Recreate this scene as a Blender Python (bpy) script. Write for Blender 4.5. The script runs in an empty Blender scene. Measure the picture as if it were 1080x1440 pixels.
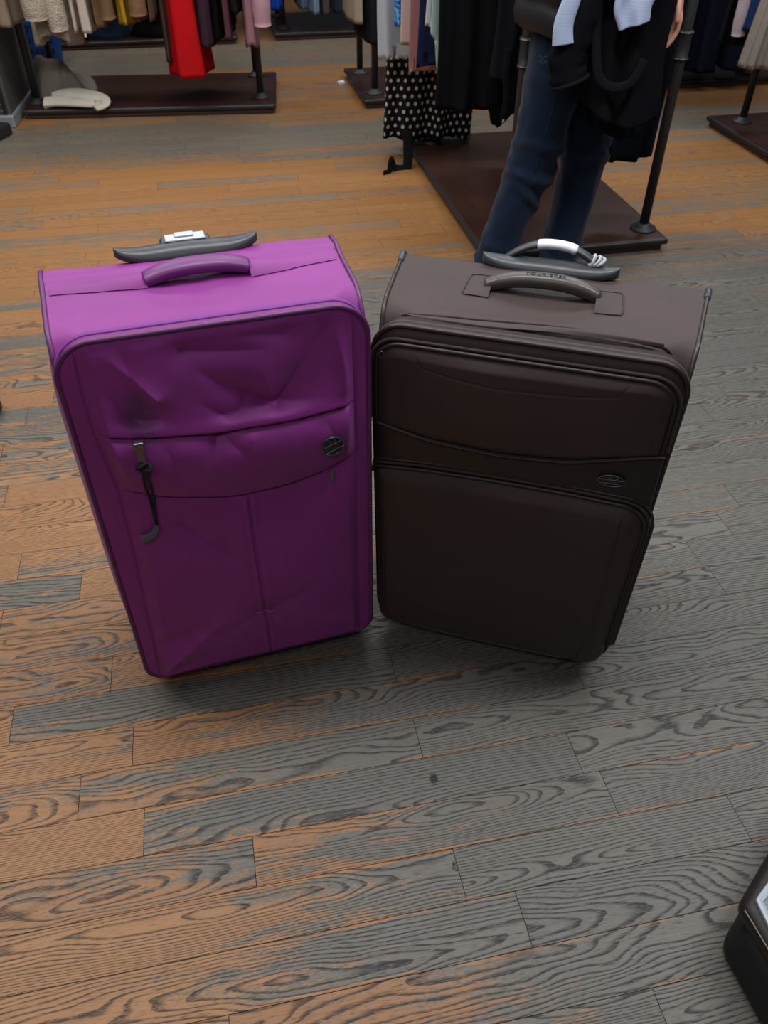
import bpy, math, random
import numpy as np
from mathutils import Vector, Matrix, noise as mnoise

random.seed(7)
COL = bpy.context.scene.collection
PI = math.pi

# ------------------------------------------------------------------ helpers
def link(name, V, F, mat, parent=None, smooth=True, uv=None, mats=None, mi=None):
    me = bpy.data.meshes.new(name)
    me.from_pydata([tuple(map(float, v)) for v in V], [], [tuple(map(int, f)) for f in F])
    if smooth:
        me.polygons.foreach_set('use_smooth', [True] * len(me.polygons))
    if mats:
        for m in mats: me.materials.append(m)
        me.polygons.foreach_set('material_index', mi)
    else:
        me.materials.append(mat)
    if uv is not None:
        l = me.uv_layers.new(name='UVMap')
        idx = np.zeros(len(me.loops), dtype=np.int32); me.loops.foreach_get('vertex_index', idx)
        l.data.foreach_set('uv', np.asarray(uv, dtype=np.float32)[idx].ravel())
    me.update()
    o = bpy.data.objects.new(name, me)
    COL.objects.link(o)
    if parent: o.parent = parent
    return o

def thing(name, label, cat, loc=(0, 0, 0), rz=0.0, group=None):
    o = bpy.data.objects.new(name, None)
    COL.objects.link(o)
    o.empty_display_size = .1
    o.location = loc; o.rotation_euler = (0, 0, rz)
    o['label'] = label; o['category'] = cat
    if group: o['group'] = group
    return o

def tag(o, label, cat, group=None):
    o['label'] = label; o['category'] = cat
    if group: o['group'] = group
    return o

class MB:
    """collects pieces of ONE mesh"""
    def __init__(s): s.V = []; s.F = []; s.U = []
    def add(s, V, F, U=None):
        n = len(s.V)
        s.V += [tuple(v) for v in V]; s.F += [tuple(i + n for i in f) for f in F]
        s.U += list(U) if U is not None else [(0, 0)] * len(V)
        return s
    def build(s, name, mat, parent=None, smooth=True):
        return link(name, s.V, s.F, mat, parent, smooth, s.U)

def grid_faces(nr, nc, wrap=False, off=0):
    F = []
    for r in range(nr - 1):
        for c in range(nc if wrap else nc - 1):
            a = r * nc + c; b = r * nc + (c + 1) % nc
            F.append((a + off, b + off, b + nc + off, a + nc + off))
    return F

def sweep(path, rx, rz=None, up=(0, 0, 1), closed=False, n=10, caps=True, power=1.0):
    """tube along path; rx = half size sideways, rz = half size along 'up'; both may be lists"""
    P = np.asarray(path, float); m = len(P)
    rz = rx if rz is None else rz
    RX = np.full(m, rx) if np.isscalar(rx) else np.asarray(rx, float)
    RZ = np.full(m, rz) if np.isscalar(rz) else np.asarray(rz, float)
    if closed: T = np.roll(P, -1, 0) - np.roll(P, 1, 0)
    else: T = np.gradient(P, axis=0)
    T /= np.linalg.norm(T, axis=1)[:, None] + 1e-12
    V = []; U = []
    a = np.arange(n) / n * 2 * PI
    ca = np.sign(np.cos(a)) * np.abs(np.cos(a)) ** power; sa = np.sign(np.sin(a)) * np.abs(np.sin(a)) ** power
    S = None; upv = np.array(up, float)
    L = 0
    for i in range(m):
        if S is None:
            s_ = np.cross(T[i], upv)
            if np.linalg.norm(s_) < 1e-3: s_ = np.cross(T[i], (1, 0.2, 0))
        else:
            s_ = S - T[i] * (S @ T[i])
        s_ /= np.linalg.norm(s_); S = s_
        w = np.cross(s_, T[i])
        if i: L += np.linalg.norm(P[i] - P[i - 1])
        for k in range(n):
            V.append(P[i] + s_ * ca[k] * RX[i] + w * sa[k] * RZ[i]); U.append((L, k / n * 2 * PI * RX[i]))
    F = grid_faces(m, n, True)
    if closed:
        for k in range(n): F.append(((m - 1) * n + k, (m - 1) * n + (k + 1) % n, (k + 1) % n, k))
    elif caps:
        F.append(tuple(range(n))[::-1]); F.append(tuple((m - 1) * n + k for k in range(n)))
    return V, F, U

def tube(name, path, r, mat, parent=None, **k):
    V, F, U = sweep(path, r, **k)
    return link(name, V, F, mat, parent, True, U)

def bez(pts, n=40, closed=False):
    """Catmull-Rom through pts"""
    P = [np.array(p, float) for p in pts]; out = []
    m = len(P)
    segs = m if closed else m - 1
    for i in range(segs):
        if closed: p0, p1, p2, p3 = P[(i - 1) % m], P[i], P[(i + 1) % m], P[(i + 2) % m]
        else: p0, p1, p2, p3 = P[max(i - 1, 0)], P[i], P[i + 1], P[min(i + 2, m - 1)]
        q = max(2, n // segs)
        for j in range(q):
            t = j / q
            out.append(.5 * ((2 * p1) + (-p0 + p2) * t + (2 * p0 - 5 * p1 + 4 * p2 - p3) * t * t + (-p0 + 3 * p1 - 3 * p2 + p3) * t ** 3))
    if not closed: out.append(P[-1])
    return out

def rbox(x0, x1, y0, y1, z0, z1, r=.004, seg=2):
    """box with rounded vertical and horizontal edges (loft of rounded rectangles)"""
    def ring(ins, z):
        out = []
        rr = max(r - ins, 1e-4) if ins < r else 1e-4
        rr = r
        for cx, cy, a0 in ((x1 - r, y1 - r, 0), (x0 + r, y1 - r, PI / 2), (x0 + r, y0 + r, PI), (x1 - r, y0 + r, 1.5 * PI)):
            for k in range(seg + 1):
                a = a0 + k / seg * PI / 2
                q = r - ins
                out.append((cx + q * math.cos(a), cy + q * math.sin(a), z))
        return out
    rings = []
    for k in range(seg + 1):
        a = k / seg * PI / 2
        rings.append(ring(r * (1 - math.sin(a)), z0 + r * (1 - math.cos(a))))
    for k in range(seg + 1):
        a = k / seg * PI / 2
        rings.append(ring(r * (1 - math.cos(a)), z1 - r * (1 - math.sin(a))))
    n = len(rings[0]); V = [v for q in rings for v in q]
    F = grid_faces(len(rings), n, True)
    F.append(tuple(range(n))[::-1]); F.append(tuple((len(rings) - 1) * n + k for k in range(n)))
    return V, F

def rb(name, x0, x1, y0, y1, z0, z1, mat, parent=None, r=.004, seg=2):
    V, F = rbox(x0, x1, y0, y1, z0, z1, r, seg)
    U = [(v[0], v[1]) for v in V]
    return link(name, V, F, mat, parent, False, U)

def lathe(prof, n=24, c=(0, 0, 0)):
    V = []
    for r, z in prof:
        for k in range(n):
            a = k / n * 2 * PI
            V.append((c[0] + r * math.cos(a), c[1] + r * math.sin(a), c[2] + z))
    F = grid_faces(len(prof), n, True)
    F.append(tuple(range(n))[::-1]); F.append(tuple((len(prof) - 1) * n + k for k in range(n)))
    return V, F

def sm(a, b, x):
    t = np.clip((np.asarray(x, float) - a) / (b - a), 0, 1)
    return t * t * (3 - 2 * t)

def nz(x, y, z=0.0): return mnoise.noise(Vector((x, y, z)))

# ------------------------------------------------------------------ materials
class NT:
    def __init__(s, name):
        s.m = bpy.data.materials.new(name); s.m.use_nodes = True
        s.t = s.m.node_tree; s.t.nodes.clear()
        s.out = s.t.nodes.new('ShaderNodeOutputMaterial')
        s.b = s.t.nodes.new('ShaderNodeBsdfPrincipled')
        s.t.links.new(s.b.outputs[0], s.out.inputs[0])
    def n(s, typ, **k):
        o = s.t.nodes.new('ShaderNode' + typ)
        for a, v in k.items(): setattr(o, a, v)
        return o
    def put(s, sock, v):
        if v is None: return
        if hasattr(v, 'is_output'): s.t.links.new(v, sock)
        elif isinstance(v, (tuple, list)) and len(v) == 3 and sock.type == 'RGBA': sock.default_value = (*v, 1)
        else: sock.default_value = v
    def math(s, op, a, b=None, c=None, clamp=False):
        o = s.n('Math', operation=op, use_clamp=clamp)
        s.put(o.inputs[0], a); s.put(o.inputs[1], b); s.put(o.inputs[2], c)
        return o.outputs[0]
    def mul(s, a, b): return s.math('MULTIPLY', a, b)
    def add(s, a, b): return s.math('ADD', a, b)
    def sub(s, a, b): return s.math('SUBTRACT', a, b)
    def step(s, x, a, b, lo=0.0, hi=1.0):
        o = s.n('MapRange', interpolation_type='SMOOTHSTEP', clamp=True)
        s.put(o.inputs[0], x); s.put(o.inputs[1], a); s.put(o.inputs[2], b); s.put(o.inputs[3], lo); s.put(o.inputs[4], hi)
        return o.outputs[0]
    def mix(s, f, a, b, typ='MIX'):
        o = s.n('Mix', data_type='RGBA', blend_type=typ)
        s.put(o.inputs[0], f); s.put(o.inputs[6], a); s.put(o.inputs[7], b)
        return o.outputs[2]
    def noise(s, vec, scale=5., detail=2., rough=.5, dist=0., dims='3D'):
        o = s.n('TexNoise', noise_dimensions=dims)
        if vec is not None: s.t.links.new(vec, o.inputs['Vector'])
        s.put(o.inputs['Scale'], scale); s.put(o.inputs['Detail'], detail); s.put(o.inputs['Roughness'], rough); s.put(o.inputs['Distortion'], dist)
        return o.outputs[0]
    def comb(s, x, y, z=0.0):
        o = s.n('CombineXYZ'); s.put(o.inputs[0], x); s.put(o.inputs[1], y); s.put(o.inputs[2], z); return o.outputs[0]
    def sep(s, v):
        o = s.n('SeparateXYZ'); s.t.links.new(v, o.inputs[0]); return o.outputs
    def coord(s, which='Object'): return s.n('TexCoord').outputs[which]
    def bump(s, h, strength=.3, dist=.002):
        o = s.n('Bump'); s.put(o.inputs['Height'], h); o.inputs['Strength'].default_value = strength; o.inputs['Distance'].default_value = dist
        s.t.links.new(o.outputs[0], s.b.inputs['Normal'])
    def set(s, **k):
        for a, v in k.items(): s.put(s.b.inputs[a.replace('_', ' ')], v)
        return s.m

def simple(name, col, rough=.5, metal=0., spec=.5, vary=.12, vscale=30., bump=0., bscale=200., bdist=.001, sheen=0.):
    t = NT(name); co = t.coord()
    f = t.noise(co, vscale, 3.)
    d = tuple(c * (1 - vary) for c in col); l = tuple(min(1, c * (1 + vary)) for c in col)
    t.set(Base_Color=t.mix(f, d, l), Roughness=rough, Metallic=metal, Specular_IOR_Level=spec, Sheen_Weight=sheen)
    if bump: t.bump(t.noise(co, bscale, 2.), bump, bdist)
    return t.m

def weave(name, col, rough=.6, scale=900., bump=.25, sheen=.15, vary=.18, stain=None, spec=.4):
    t = NT(name); co = t.coord()
    f = t.noise(co, 9., 4.)
    d = tuple(c * (1 - vary) for c in col); l = tuple(min(1, c * (1 + vary)) for c in col)
    c = t.mix(f, d, l)
    if stain:      # grime with a shape of its own: (centre, radii, colour, strength)
        X = t.sep(co)
        for (cx, cz, rx, rz_, scol, stg) in stain:
            dx = t.math('DIVIDE', t.sub(X[0], cx), rx); dz = t.math('DIVIDE', t.sub(X[2], cz), rz_)
            r2 = t.add(t.mul(dx, dx), t.mul(dz, dz))
            r2 = t.add(r2, t.mul(t.sub(t.noise(co, 28., 3.), .5), 1.2))
            c = t.mix(t.step(r2, 1.0, 0.0, 0., stg), c, scol)
    t.set(Base_Color=c, Roughness=rough, Specular_IOR_Level=spec, Sheen_Weight=sheen)
    X = t.sep(co)
    s1 = t.math('SINE', t.mul(t.add(X[0], t.mul(X[1], .7)), scale * 2.6)); s2 = t.math('SINE', t.mul(t.add(X[2], t.mul(X[1], .7)), scale * 2.6))
    h = t.add(t.mul(t.mul(s1, s2), .35), t.noise(co, scale, 1.))
    t.bump(h, bump, .0006)
    return t.m

def cloth(name, col, rough=.9, vary=.15, bump=.4, bscale=400., bdist=.001, sheen=.0):
    return simple(name, col, rough, 0, .12, vary, 14., bump, bscale, bdist, sheen)

PURPLE = (.250, .028, .243)
M = {}
M['purple'] = weave('purple_nylon', PURPLE, .55, 900, .22, .08)
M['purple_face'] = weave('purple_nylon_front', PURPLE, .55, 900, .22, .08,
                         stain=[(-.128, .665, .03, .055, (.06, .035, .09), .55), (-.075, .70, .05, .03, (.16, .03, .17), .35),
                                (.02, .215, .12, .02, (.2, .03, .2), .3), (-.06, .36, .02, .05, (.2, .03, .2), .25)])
M['purple_pipe'] = simple('purple_piping', (.12, .022, .125), .45, 0, .5, .2)
M['purple_tape'] = weave('purple_zip_tape', (.20, .026, .27), .6, 500, .5, .1)
M['purple_handle'] = simple('purple_grip', (.155, .028, .165), .42, 0, .5, .1, 40, .1, 500)
M['brown'] = weave('brown_twill', (.046, .030, .027), .62, 900, .22, .06)
M['brown_pipe'] = simple('brown_piping', (.034, .024, .023), .38, 0, .45, .15)
M['brown_tape'] = weave('brown_zip_tape', (.05, .032, .03), .7, 500, .5, .1)
M['brown_leather'] = simple('brown_smooth_band', (.028, .020, .020), .42, 0, .4, .15, 25, .08, 300)
M['brown_grip'] = simple('brown_rubber_grip', (.075, .064, .06), .35, 0, .5, .1)
M['dark_plastic'] = simple('dark_grey_plastic', (.045, .05, .058), .38, 0, .5, .12, 20)
M['black_plastic'] = simple('black_plastic', (.012, .012, .013), .45)
M['silver'] = simple('brushed_silver', (.55, .6, .66), .35, .9, .5, .08)
M['pale_metal'] = simple('pale_silver_plastic', (.55, .60, .66), .4, .3, .5, .06)
M['gun'] = simple('gunmetal', (.20, .17, .20), .35, .9, .5, .1)
M['badge'] = simple('badge_dark_metal', (.06, .06, .075), .3, .8, .5, .1)
M['badge_rim'] = simple('badge_rim_metal', (.22, .22, .24), .3, .9)
M['paper'] = simple('white_paper_label', (.72, .76, .8), .6, 0, .4, .05)
M['grey_string'] = simple('grey_elastic', (.4, .42, .45), .7)
M['black_cord'] = simple('black_cord', (.012, .012, .014), .8)
M['tag_rubber'] = simple('grey_rubber_tab', (.10, .11, .15), .5)
M['pole'] = simple('dark_iron_pipe', (.042, .042, .044), .5, .3, .5, .15, 15)
M['ring_metal'] = simple('worn_steel_ring', (.2, .2, .21), .35, .9)
M['edge_black'] = simple('black_edge_band', (.014, .014, .016), .45, 0, .5, .2)
M['plinth'] = simple('dark_brown_plinth', (.06, .028, .018), .6)
M['skin'] = simple('skin', (.62, .30, .22), .5, 0, .4, .06)
M['hair'] = simple('dark_hair', (.02, .014, .01), .6)
M['shoe'] = simple('dark_shoe', (.03, .03, .035), .6)
M['puffer'] = simple('dark_puffer_nylon', (.010, .011, .014), .55, 0, .4, .12, 20, .1, 60)

def wood_base():
    t = NT('walnut_laminate'); co = t.coord('UV'); X = t.sep(co)
    v = t.comb(t.mul(X[0], 14.), t.mul(X[1], 1.2), 0.)
    f = t.noise(v, 4., 5., .6, .4)
    pl = t.math('FLOOR', t.mul(X[0], 11.))
    r = t.n('TexWhiteNoise', noise_dimensions='1D'); t.put(r.inputs['W'], pl)
    c = t.mix(f, (.016, .006, .004), (.062, .022, .012))
    c = t.mix(t.mul(r.outputs[0], .35), c, (.024, .009, .006))
    t.set(Base_Color=c, Roughness=.40, Specular_IOR_Level=.5)
    return t.m
M['base_wood'] = wood_base()

def denim(name, col):
    t = NT(name); co = t.coord()
    f = t.noise(co, 7., 4.); g = t.noise(co, 600., 1.)
    c = t.mix(f, tuple(x * .7 for x in col), tuple(x * 1.35 for x in col))
    t.set(Base_Color=c, Roughness=.85, Specular_IOR_Level=.2, Sheen_Weight=.1)
    t.bump(g, .4, .0008)
    return t.m
M['denim'] = denim('dark_blue_denim', (.0045, .013, .034))
M['denim_mid'] = denim('mid_blue_denim', (.06, .10, .17))
M['denim_light'] = denim('light_blue_denim', (.16, .23, .32))

def dots():
    t = NT('black_white_dot_cotton'); X = t.sep(t.coord('UV'))
    S = 1 / .036
    a = t.mul(X[0], S); b = t.mul(X[1], 1 / .033)
    row = t.math('FLOOR', b)
    a2 = t.add(a, t.mul(t.math('MODULO', t.add(row, 1000.), 2.), .5))
    fx = t.sub(t.math('FRACT', t.add(a2, 1000.)), .5); fy = t.sub(t.math('FRACT', t.add(b, 1000.)), .5)
    d = t.math('SQRT', t.add(t.mul(fx, fx), t.mul(t.mul(fy, fy), .62)))
    c = t.mix(t.step(d, .235, .165), (.006, .006, .007), (.50, .50, .49))
    t.set(Base_Color=c, Roughness=.85, Specular_IOR_Level=.2)
    return t.m
M['dots'] = dots()

def stripes(name, c1, c2, freq, ax=2):
    t = NT(name); X = t.sep(t.coord())
    w = t.math('SINE', t.mul(X[ax], freq))
    t.set(Base_Color=t.mix(t.step(w, -.2, .2), c1, c2), Roughness=.8, Specular_IOR_Level=.25)
    return t.m
M['shirt_stripe'] = stripes('pale_blue_stripe_cotton', (.40, .48, .70), (.52, .60, .80), 1800., 2)

def pattern_blue():
    t = NT('blue_swirl_print'); co = t.coord()
    n = t.noise(co, 26., 3., .5, 2.)
    t.set(Base_Color=t.mix(t.step(n, .48, .56), (.01, .07, .48), (.10, .42, .68)), Roughness=.8)
    return t.m
M['blue_print'] = pattern_blue()

CL = {}
def cm(name, col, **k):
    if name not in CL: CL[name] = cloth('cloth_' + name, col, **k)
    return CL[name]

# ------------------------------------------------------------------ oak floor
YAW = 0.202104
FU = np.array([math.cos(YAW), math.sin(YAW)]); FV = np.array([-math.sin(YAW), math.cos(YAW)])

def floor_mat():
    t = NT('worn_oak_boards')
    uv = t.sep(t.coord('UV')); U, V = uv[0], uv[1]
    at = t.n('Attribute', attribute_name='seed'); sd = t.n('SeparateColor'); t.t.links.new(at.outputs['Color'], sd.inputs[0])
    r, g, b = sd.outputs[0], sd.outputs[1], sd.outputs[2]
    aw = t.n('Attribute', attribute_name='edge'); ed = t.n('SeparateColor'); t.t.links.new(aw.outputs['Color'], ed.inputs[0])
    ob = t.sep(t.coord('Object')); X, Y = ob[0], ob[1]
    off = t.mul(r, 57.)
    # growth rings cut by the board face
    p1 = t.comb(t.add(t.mul(U, 2.6), off), t.mul(V, 9.), t.mul(g, 31.))
    w1 = t.sub(t.noise(p1, 1., 2., .5), .5)
    p2 = t.comb(t.add(t.mul(U, 9.), off), t.mul(V, 40.), t.mul(b, 17.))
    w2 = t.sub(t.noise(p2, 1., 2., .6), .5)
    cy = t.mul(t.sub(g, .5), .12)
    cz = t.add(t.mul(t.sub(b, .45), .11), t.mul(U, t.add(.035, t.mul(t.sub(r, .5), .11))))
    zz = t.add(cz, t.mul(w1, .075))
    yy = t.add(t.sub(V, cy), t.mul(w1, .012))
    rad = t.add(t.math('SQRT', t.add(t.add(t.mul(yy, yy), t.mul(zz, zz)), 1e-6)), t.mul(w2, .0050))
    ring = t.math('FRACT', t.mul(rad, t.add(150., t.mul(g, 120.))))
    late = t.mul(t.step(ring, .50, .84), t.step(ring, 1.0, .95))
    # open pores: short dashes along the grain
    pp = t.comb(t.add(t.mul(U, 42.), off), t.mul(V, 950.), t.mul(g, 9.))
    pore = t.noise(pp, 1., 2., .6)
    streak = t.noise(t.comb(t.add(t.mul(U, 5.), off), t.mul(V, 330.), b), 1., 2., .55)
    grain = t.math('MAXIMUM', t.mul(late, t.step(pore, .34, .52)), t.mul(t.step(pore, .58, .70), .8))
    # where the grey finish has worn through to orange oak
    big = t.noise(t.comb(t.mul(X, .9), t.mul(Y, 1.3), 3.), 1., 3., .55)
    xs = t.add(X, t.mul(t.sub(big, .5), .5))
    side = t.step(xs, .46, -.60)
    lowright = t.mul(t.step(Y, .62, .40), t.step(X, .55, .10))
    midgrey = t.mul(t.mul(t.step(Y, .72, .92), t.step(Y, 1.35, 1.1)), t.step(X, -1.2, -.5))
    near = t.sub(t.add(t.mul(side, .70), t.mul(lowright, .20)), t.mul(midgrey, .16))
    back = t.mul(t.step(Y, 1.55, 1.9), t.step(Y, 2.75, 2.35))
    near = t.sub(near, t.mul(back, .16))
    vv = t.add(t.mul(X, float(FV[0])), t.mul(Y, float(FV[1])))
    far = t.step(t.add(vv, t.mul(t.sub(big, .5), .5)), 2.35, 3.15)
    vb = t.add(vv, t.mul(X, .05))
    band = t.math('MAXIMUM', t.mul(t.step(vb, 4.0, 4.34), t.step(vb, 4.86, 4.58)), t.mul(t.step(vv, 5.75, 5.95), t.step(vv, 6.7, 6.5)))
    farv = t.sub(.74, t.mul(band, .50))
    fld = t.add(t.mul(near, t.sub(1., far)), t.mul(farv, far))
    tone = t.mul(t.sub(g, .5), .46)
    # ragged edge of the worn areas
    rag = t.noise(t.comb(t.add(t.mul(U, 11.), off), t.mul(V, 60.), 0.), 1., 4., .65)
    fleck = t.noise(t.comb(t.add(t.mul(U, 110.), off), t.mul(V, 420.), 0.), 1., 2., .6)
    st2 = t.sub(t.noise(t.comb(t.add(t.mul(U, 1.3), off), t.mul(V, 24.), g), 1., 3., .6), .5)
    fld = t.add(fld, t.mul(st2, .75))
    val = t.add(t.add(fld, tone), t.add(t.mul(t.sub(rag, .5), 1.05), t.mul(t.sub(fleck, .5), .75)))
    # board edges lose their finish first
    e = t.math('ABSOLUTE', V)
    edge = t.mul(t.step(e, .0370, .0430), t.step(t.noise(t.comb(t.add(t.mul(U, 3.), off), t.math('SIGN', V), b), 1., 2., .5), .40, .56))
    val = t.add(val, t.mul(edge, .50))
    worn = t.step(val, .42, .62)
    grey = t.mix(streak, (.098, .092, .076), (.195, .184, .154))
    grey = t.mix(t.mul(far, .8), grey, t.mix(streak, (.150, .130, .098), (.25, .225, .175)))
    grey = t.mix(t.mul(r, .35), grey, (.10, .102, .096))
    oak = t.mix(streak, (.28, .128, .048), (.43, .220, .090))
    faroak = t.mix(streak, (.27, .120, .034), (.43, .205, .066))
    oak = t.mix(far, oak, faroak)
    oak = t.mix(t.mul(b, .25), oak, (.20, .085, .03))
    base = t.mix(worn, grey, oak)
    dark = t.mix(worn, (.024, .025, .027), (.046, .038, .034))
    dark = t.mix(t.mul(far, .5), dark, (.11, .060, .028))
    gs = t.mul(grain, t.sub(.95, t.mul(far, .40)))
    col = t.mix(gs, base, dark)
    # one black knot
    kx = t.math('DIVIDE', t.sub(X, float(KNOT[0])), .008); ky = t.math('DIVIDE', t.sub(Y, float(KNOT[1])), .011)
    kd = t.add(t.add(t.mul(kx, kx), t.mul(ky, ky)), t.mul(t.sub(fleck, .5), 2.2))
    col = t.mix(t.step(kd, 1.1, .6), col, (.008, .009, .013))
    t.set(Base_Color=col, Roughness=t.add(.44, t.mul(grain, .2)), Specular_IOR_Level=.38)
    t.bump(t.sub(1., grain), .22, .0008)
    return t.m

KNOT = np.array([.0935, .7815])
ROWW = 0.08933; ROW0 = 0.3452
# butt joints seen in the photo (row -> distances along the boards)
JOINTS = {}
def add_joint(x, y):
    p = np.array([x, y]); JOINTS.setdefault(int(math.floor((p @ FV - ROW0) / ROWW)), []).append(float(p @ FU))
JPX = [(-.30, .0)]

def build_floor(joint_pts):
    for x, y in joint_pts: add_joint(x, y)
    V = []; F = []; UV = []; SD = []; ED = []; MI = []
    rng = random.Random(11)
    def quad(u0, u1, v0, v1, z, seed, mi, uoff=0, vc=0):
        n = len(V)
        for a, b_ in ((u0, v0), (u1, v0), (u1, v1), (u0, v1)):
            p = FU * a + FV * b_; V.append((p[0], p[1], z)); UV.append((a - uoff, b_ - vc)); SD.append((*seed, 1)); ED.append((0, 0, 0, 1))
        F.append((n, n + 1, n + 2, n + 3)); MI.append(mi)
    gap = .0011
    for k in range(-22, 102):
        v0 = ROW0 + k * ROWW; v1 = v0 + ROWW
        js = sorted(JOINTS.get(k, []))
        pts = []
        if js:
            u = js[0] - .55 - rng.random() * .5
            while u > -6: pts.append(u); u -= .35 + rng.random() * .8
            u = js[-1] + .5 + rng.random() * .5
            while u < 6: pts.append(u); u += .35 + rng.random() * .8
            pts += js
        else:
            u = -6 + rng.random() * .5
            while u < 6: pts.append(u); u += (.35 + rng.random() * .85) if k > 3 else (.7 + rng.random() * .6)
        pts = sorted(pts + [-6.6, 6.6])
        for a, b_ in zip(pts[:-1], pts[1:]):
            quad(a + gap / 2, b_ - gap / 2, v0 + gap / 2, v1 - gap / 2, 0.0, (rng.random(), rng.random(), rng.random()), 0, a, (v0 + v1) / 2)
    quad(-6.7, 6.7, ROW0 - 22.2 * ROWW, ROW0 + 102.2 * ROWW, -.0016, (0, 0, 0), 1)
    gm = simple('board_gap_dark', (.012, .010, .009), .9)
    o = link('floor', V, F, None, None, False, UV, [floor_mat(), gm], MI)
    a = o.data.color_attributes.new('seed', 'FLOAT_COLOR', 'POINT'); a.data.foreach_set('color', np.array(SD, np.float32).ravel())
    o['kind'] = 'structure'
    return o

# ------------------------------------------------------------------ suitcase pieces
def rect_outline(xl, xr, zb, zt, rad, seg=10, fn=None):
    """closed outline, counter-clockwise from bottom-left; rad = (bl, br, tr, tl)"""
    out = []
    for (cx, cz, a0, r, sx, sz) in ((xl, zb, PI, rad[0], 1, 1), (xr, zb, 1.5 * PI, rad[1], -1, 1), (xr, zt, 0, rad[2], -1, -1), (xl, zt, .5 * PI, rad[3], 1, -1)):
        for k in range(seg + 1):
            a = a0 + k / seg * PI / 2
            out.append((cx + sx * r + r * math.cos(a), cz + sz * r + r * math.sin(a)))
    if fn: out = [fn(x, z) for x, z in out]
    return out

def dens(pts, d=.008, closed=True):
    P = [np.array(p, float) for p in pts]; out = []
    m = len(P)
    for i in range(m if closed else m - 1):
        a, b = P[i], P[(i + 1) % m]; L = np.linalg.norm(b - a)
        q = max(1, int(round(L / d)))
        for j in range(q): out.append(a + (b - a) * j / q)
    if not closed: out.append(P[-1])
    return out

def soft_panel(name, xl, xr, zb, zt, rad, y_face, y_back, height, mat, parent, nx=120, nzv=160, edge=.010, warp=None):
    """cloth panel in the XZ plane with rounded corners; height(x,z) pushes it towards -y"""
    hw = (xr - xl) / 2; hh = (zt - zb) / 2; cx = (xl + xr) / 2; cz = (zb + zt) / 2
    s = np.linspace(-1, 1, nx); t = np.linspace(-1, 1, nzv)
    X = np.zeros((nzv, nx)); Z = np.zeros((nzv, nx)); D = np.zeros((nzv, nx))
    for j in range(nzv):
        for i in range(nx):
            x = s[i] * hw; z = t[j] * hh
            r = rad[(0 if s[i] < 0 else 1) if t[j] < 0 else (3 if s[i] < 0 else 2)]
            dx = abs(x) - (hw - r); dz = abs(z) - (hh - r)
            if dx > 0 and dz > 0:
                m = max(dx, dz); L = math.hypot(dx, dz)
                d = r - m
                dx, dz = dx * m / L, dz * m / L
                x = math.copysign(hw - r + dx, x); z = math.copysign(hh - r + dz, z)
            else: d = min(hw - abs(x), hh - abs(z))
            X[j, i] = x + cx; Z[j, i] = z + cz; D[j, i] = d
    X0, Z0 = X.copy(), Z.copy()
    if warp: X, Z = warp(X, Z)
    e = np.clip(D / edge, 0, 1); rim = edge * .7 * (1 - np.sqrt(np.clip(1 - (1 - e) ** 2, 0, 1)))
    Y = y_face - height(X, Z) * sm(0, edge * 2.2, D) + rim
    V = np.stack([X, Y, Z], -1).reshape(-1, 3)
    F = grid_faces(nzv, nx)
    # skirt back to y_back
    loop = [i for i in range(nx)] + [j * nx + nx - 1 for j in range(1, nzv)] + [(nzv - 1) * nx + i for i in range(nx - 2, -1, -1)] + [j * nx for j in range(nzv - 2, 0, -1)]
    n0 = len(V)
    B = V[loop].copy(); B[:, 1] = y_back
    V = np.vstack([V, B]); m = len(loop)
    for k in range(m):
        F.append((loop[(k + 1) % m], loop[k], n0 + k, n0 + (k + 1) % m))
    F.append(tuple(n0 + k for k in range(m)))
    return link(name, V, F, mat, parent)

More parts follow.
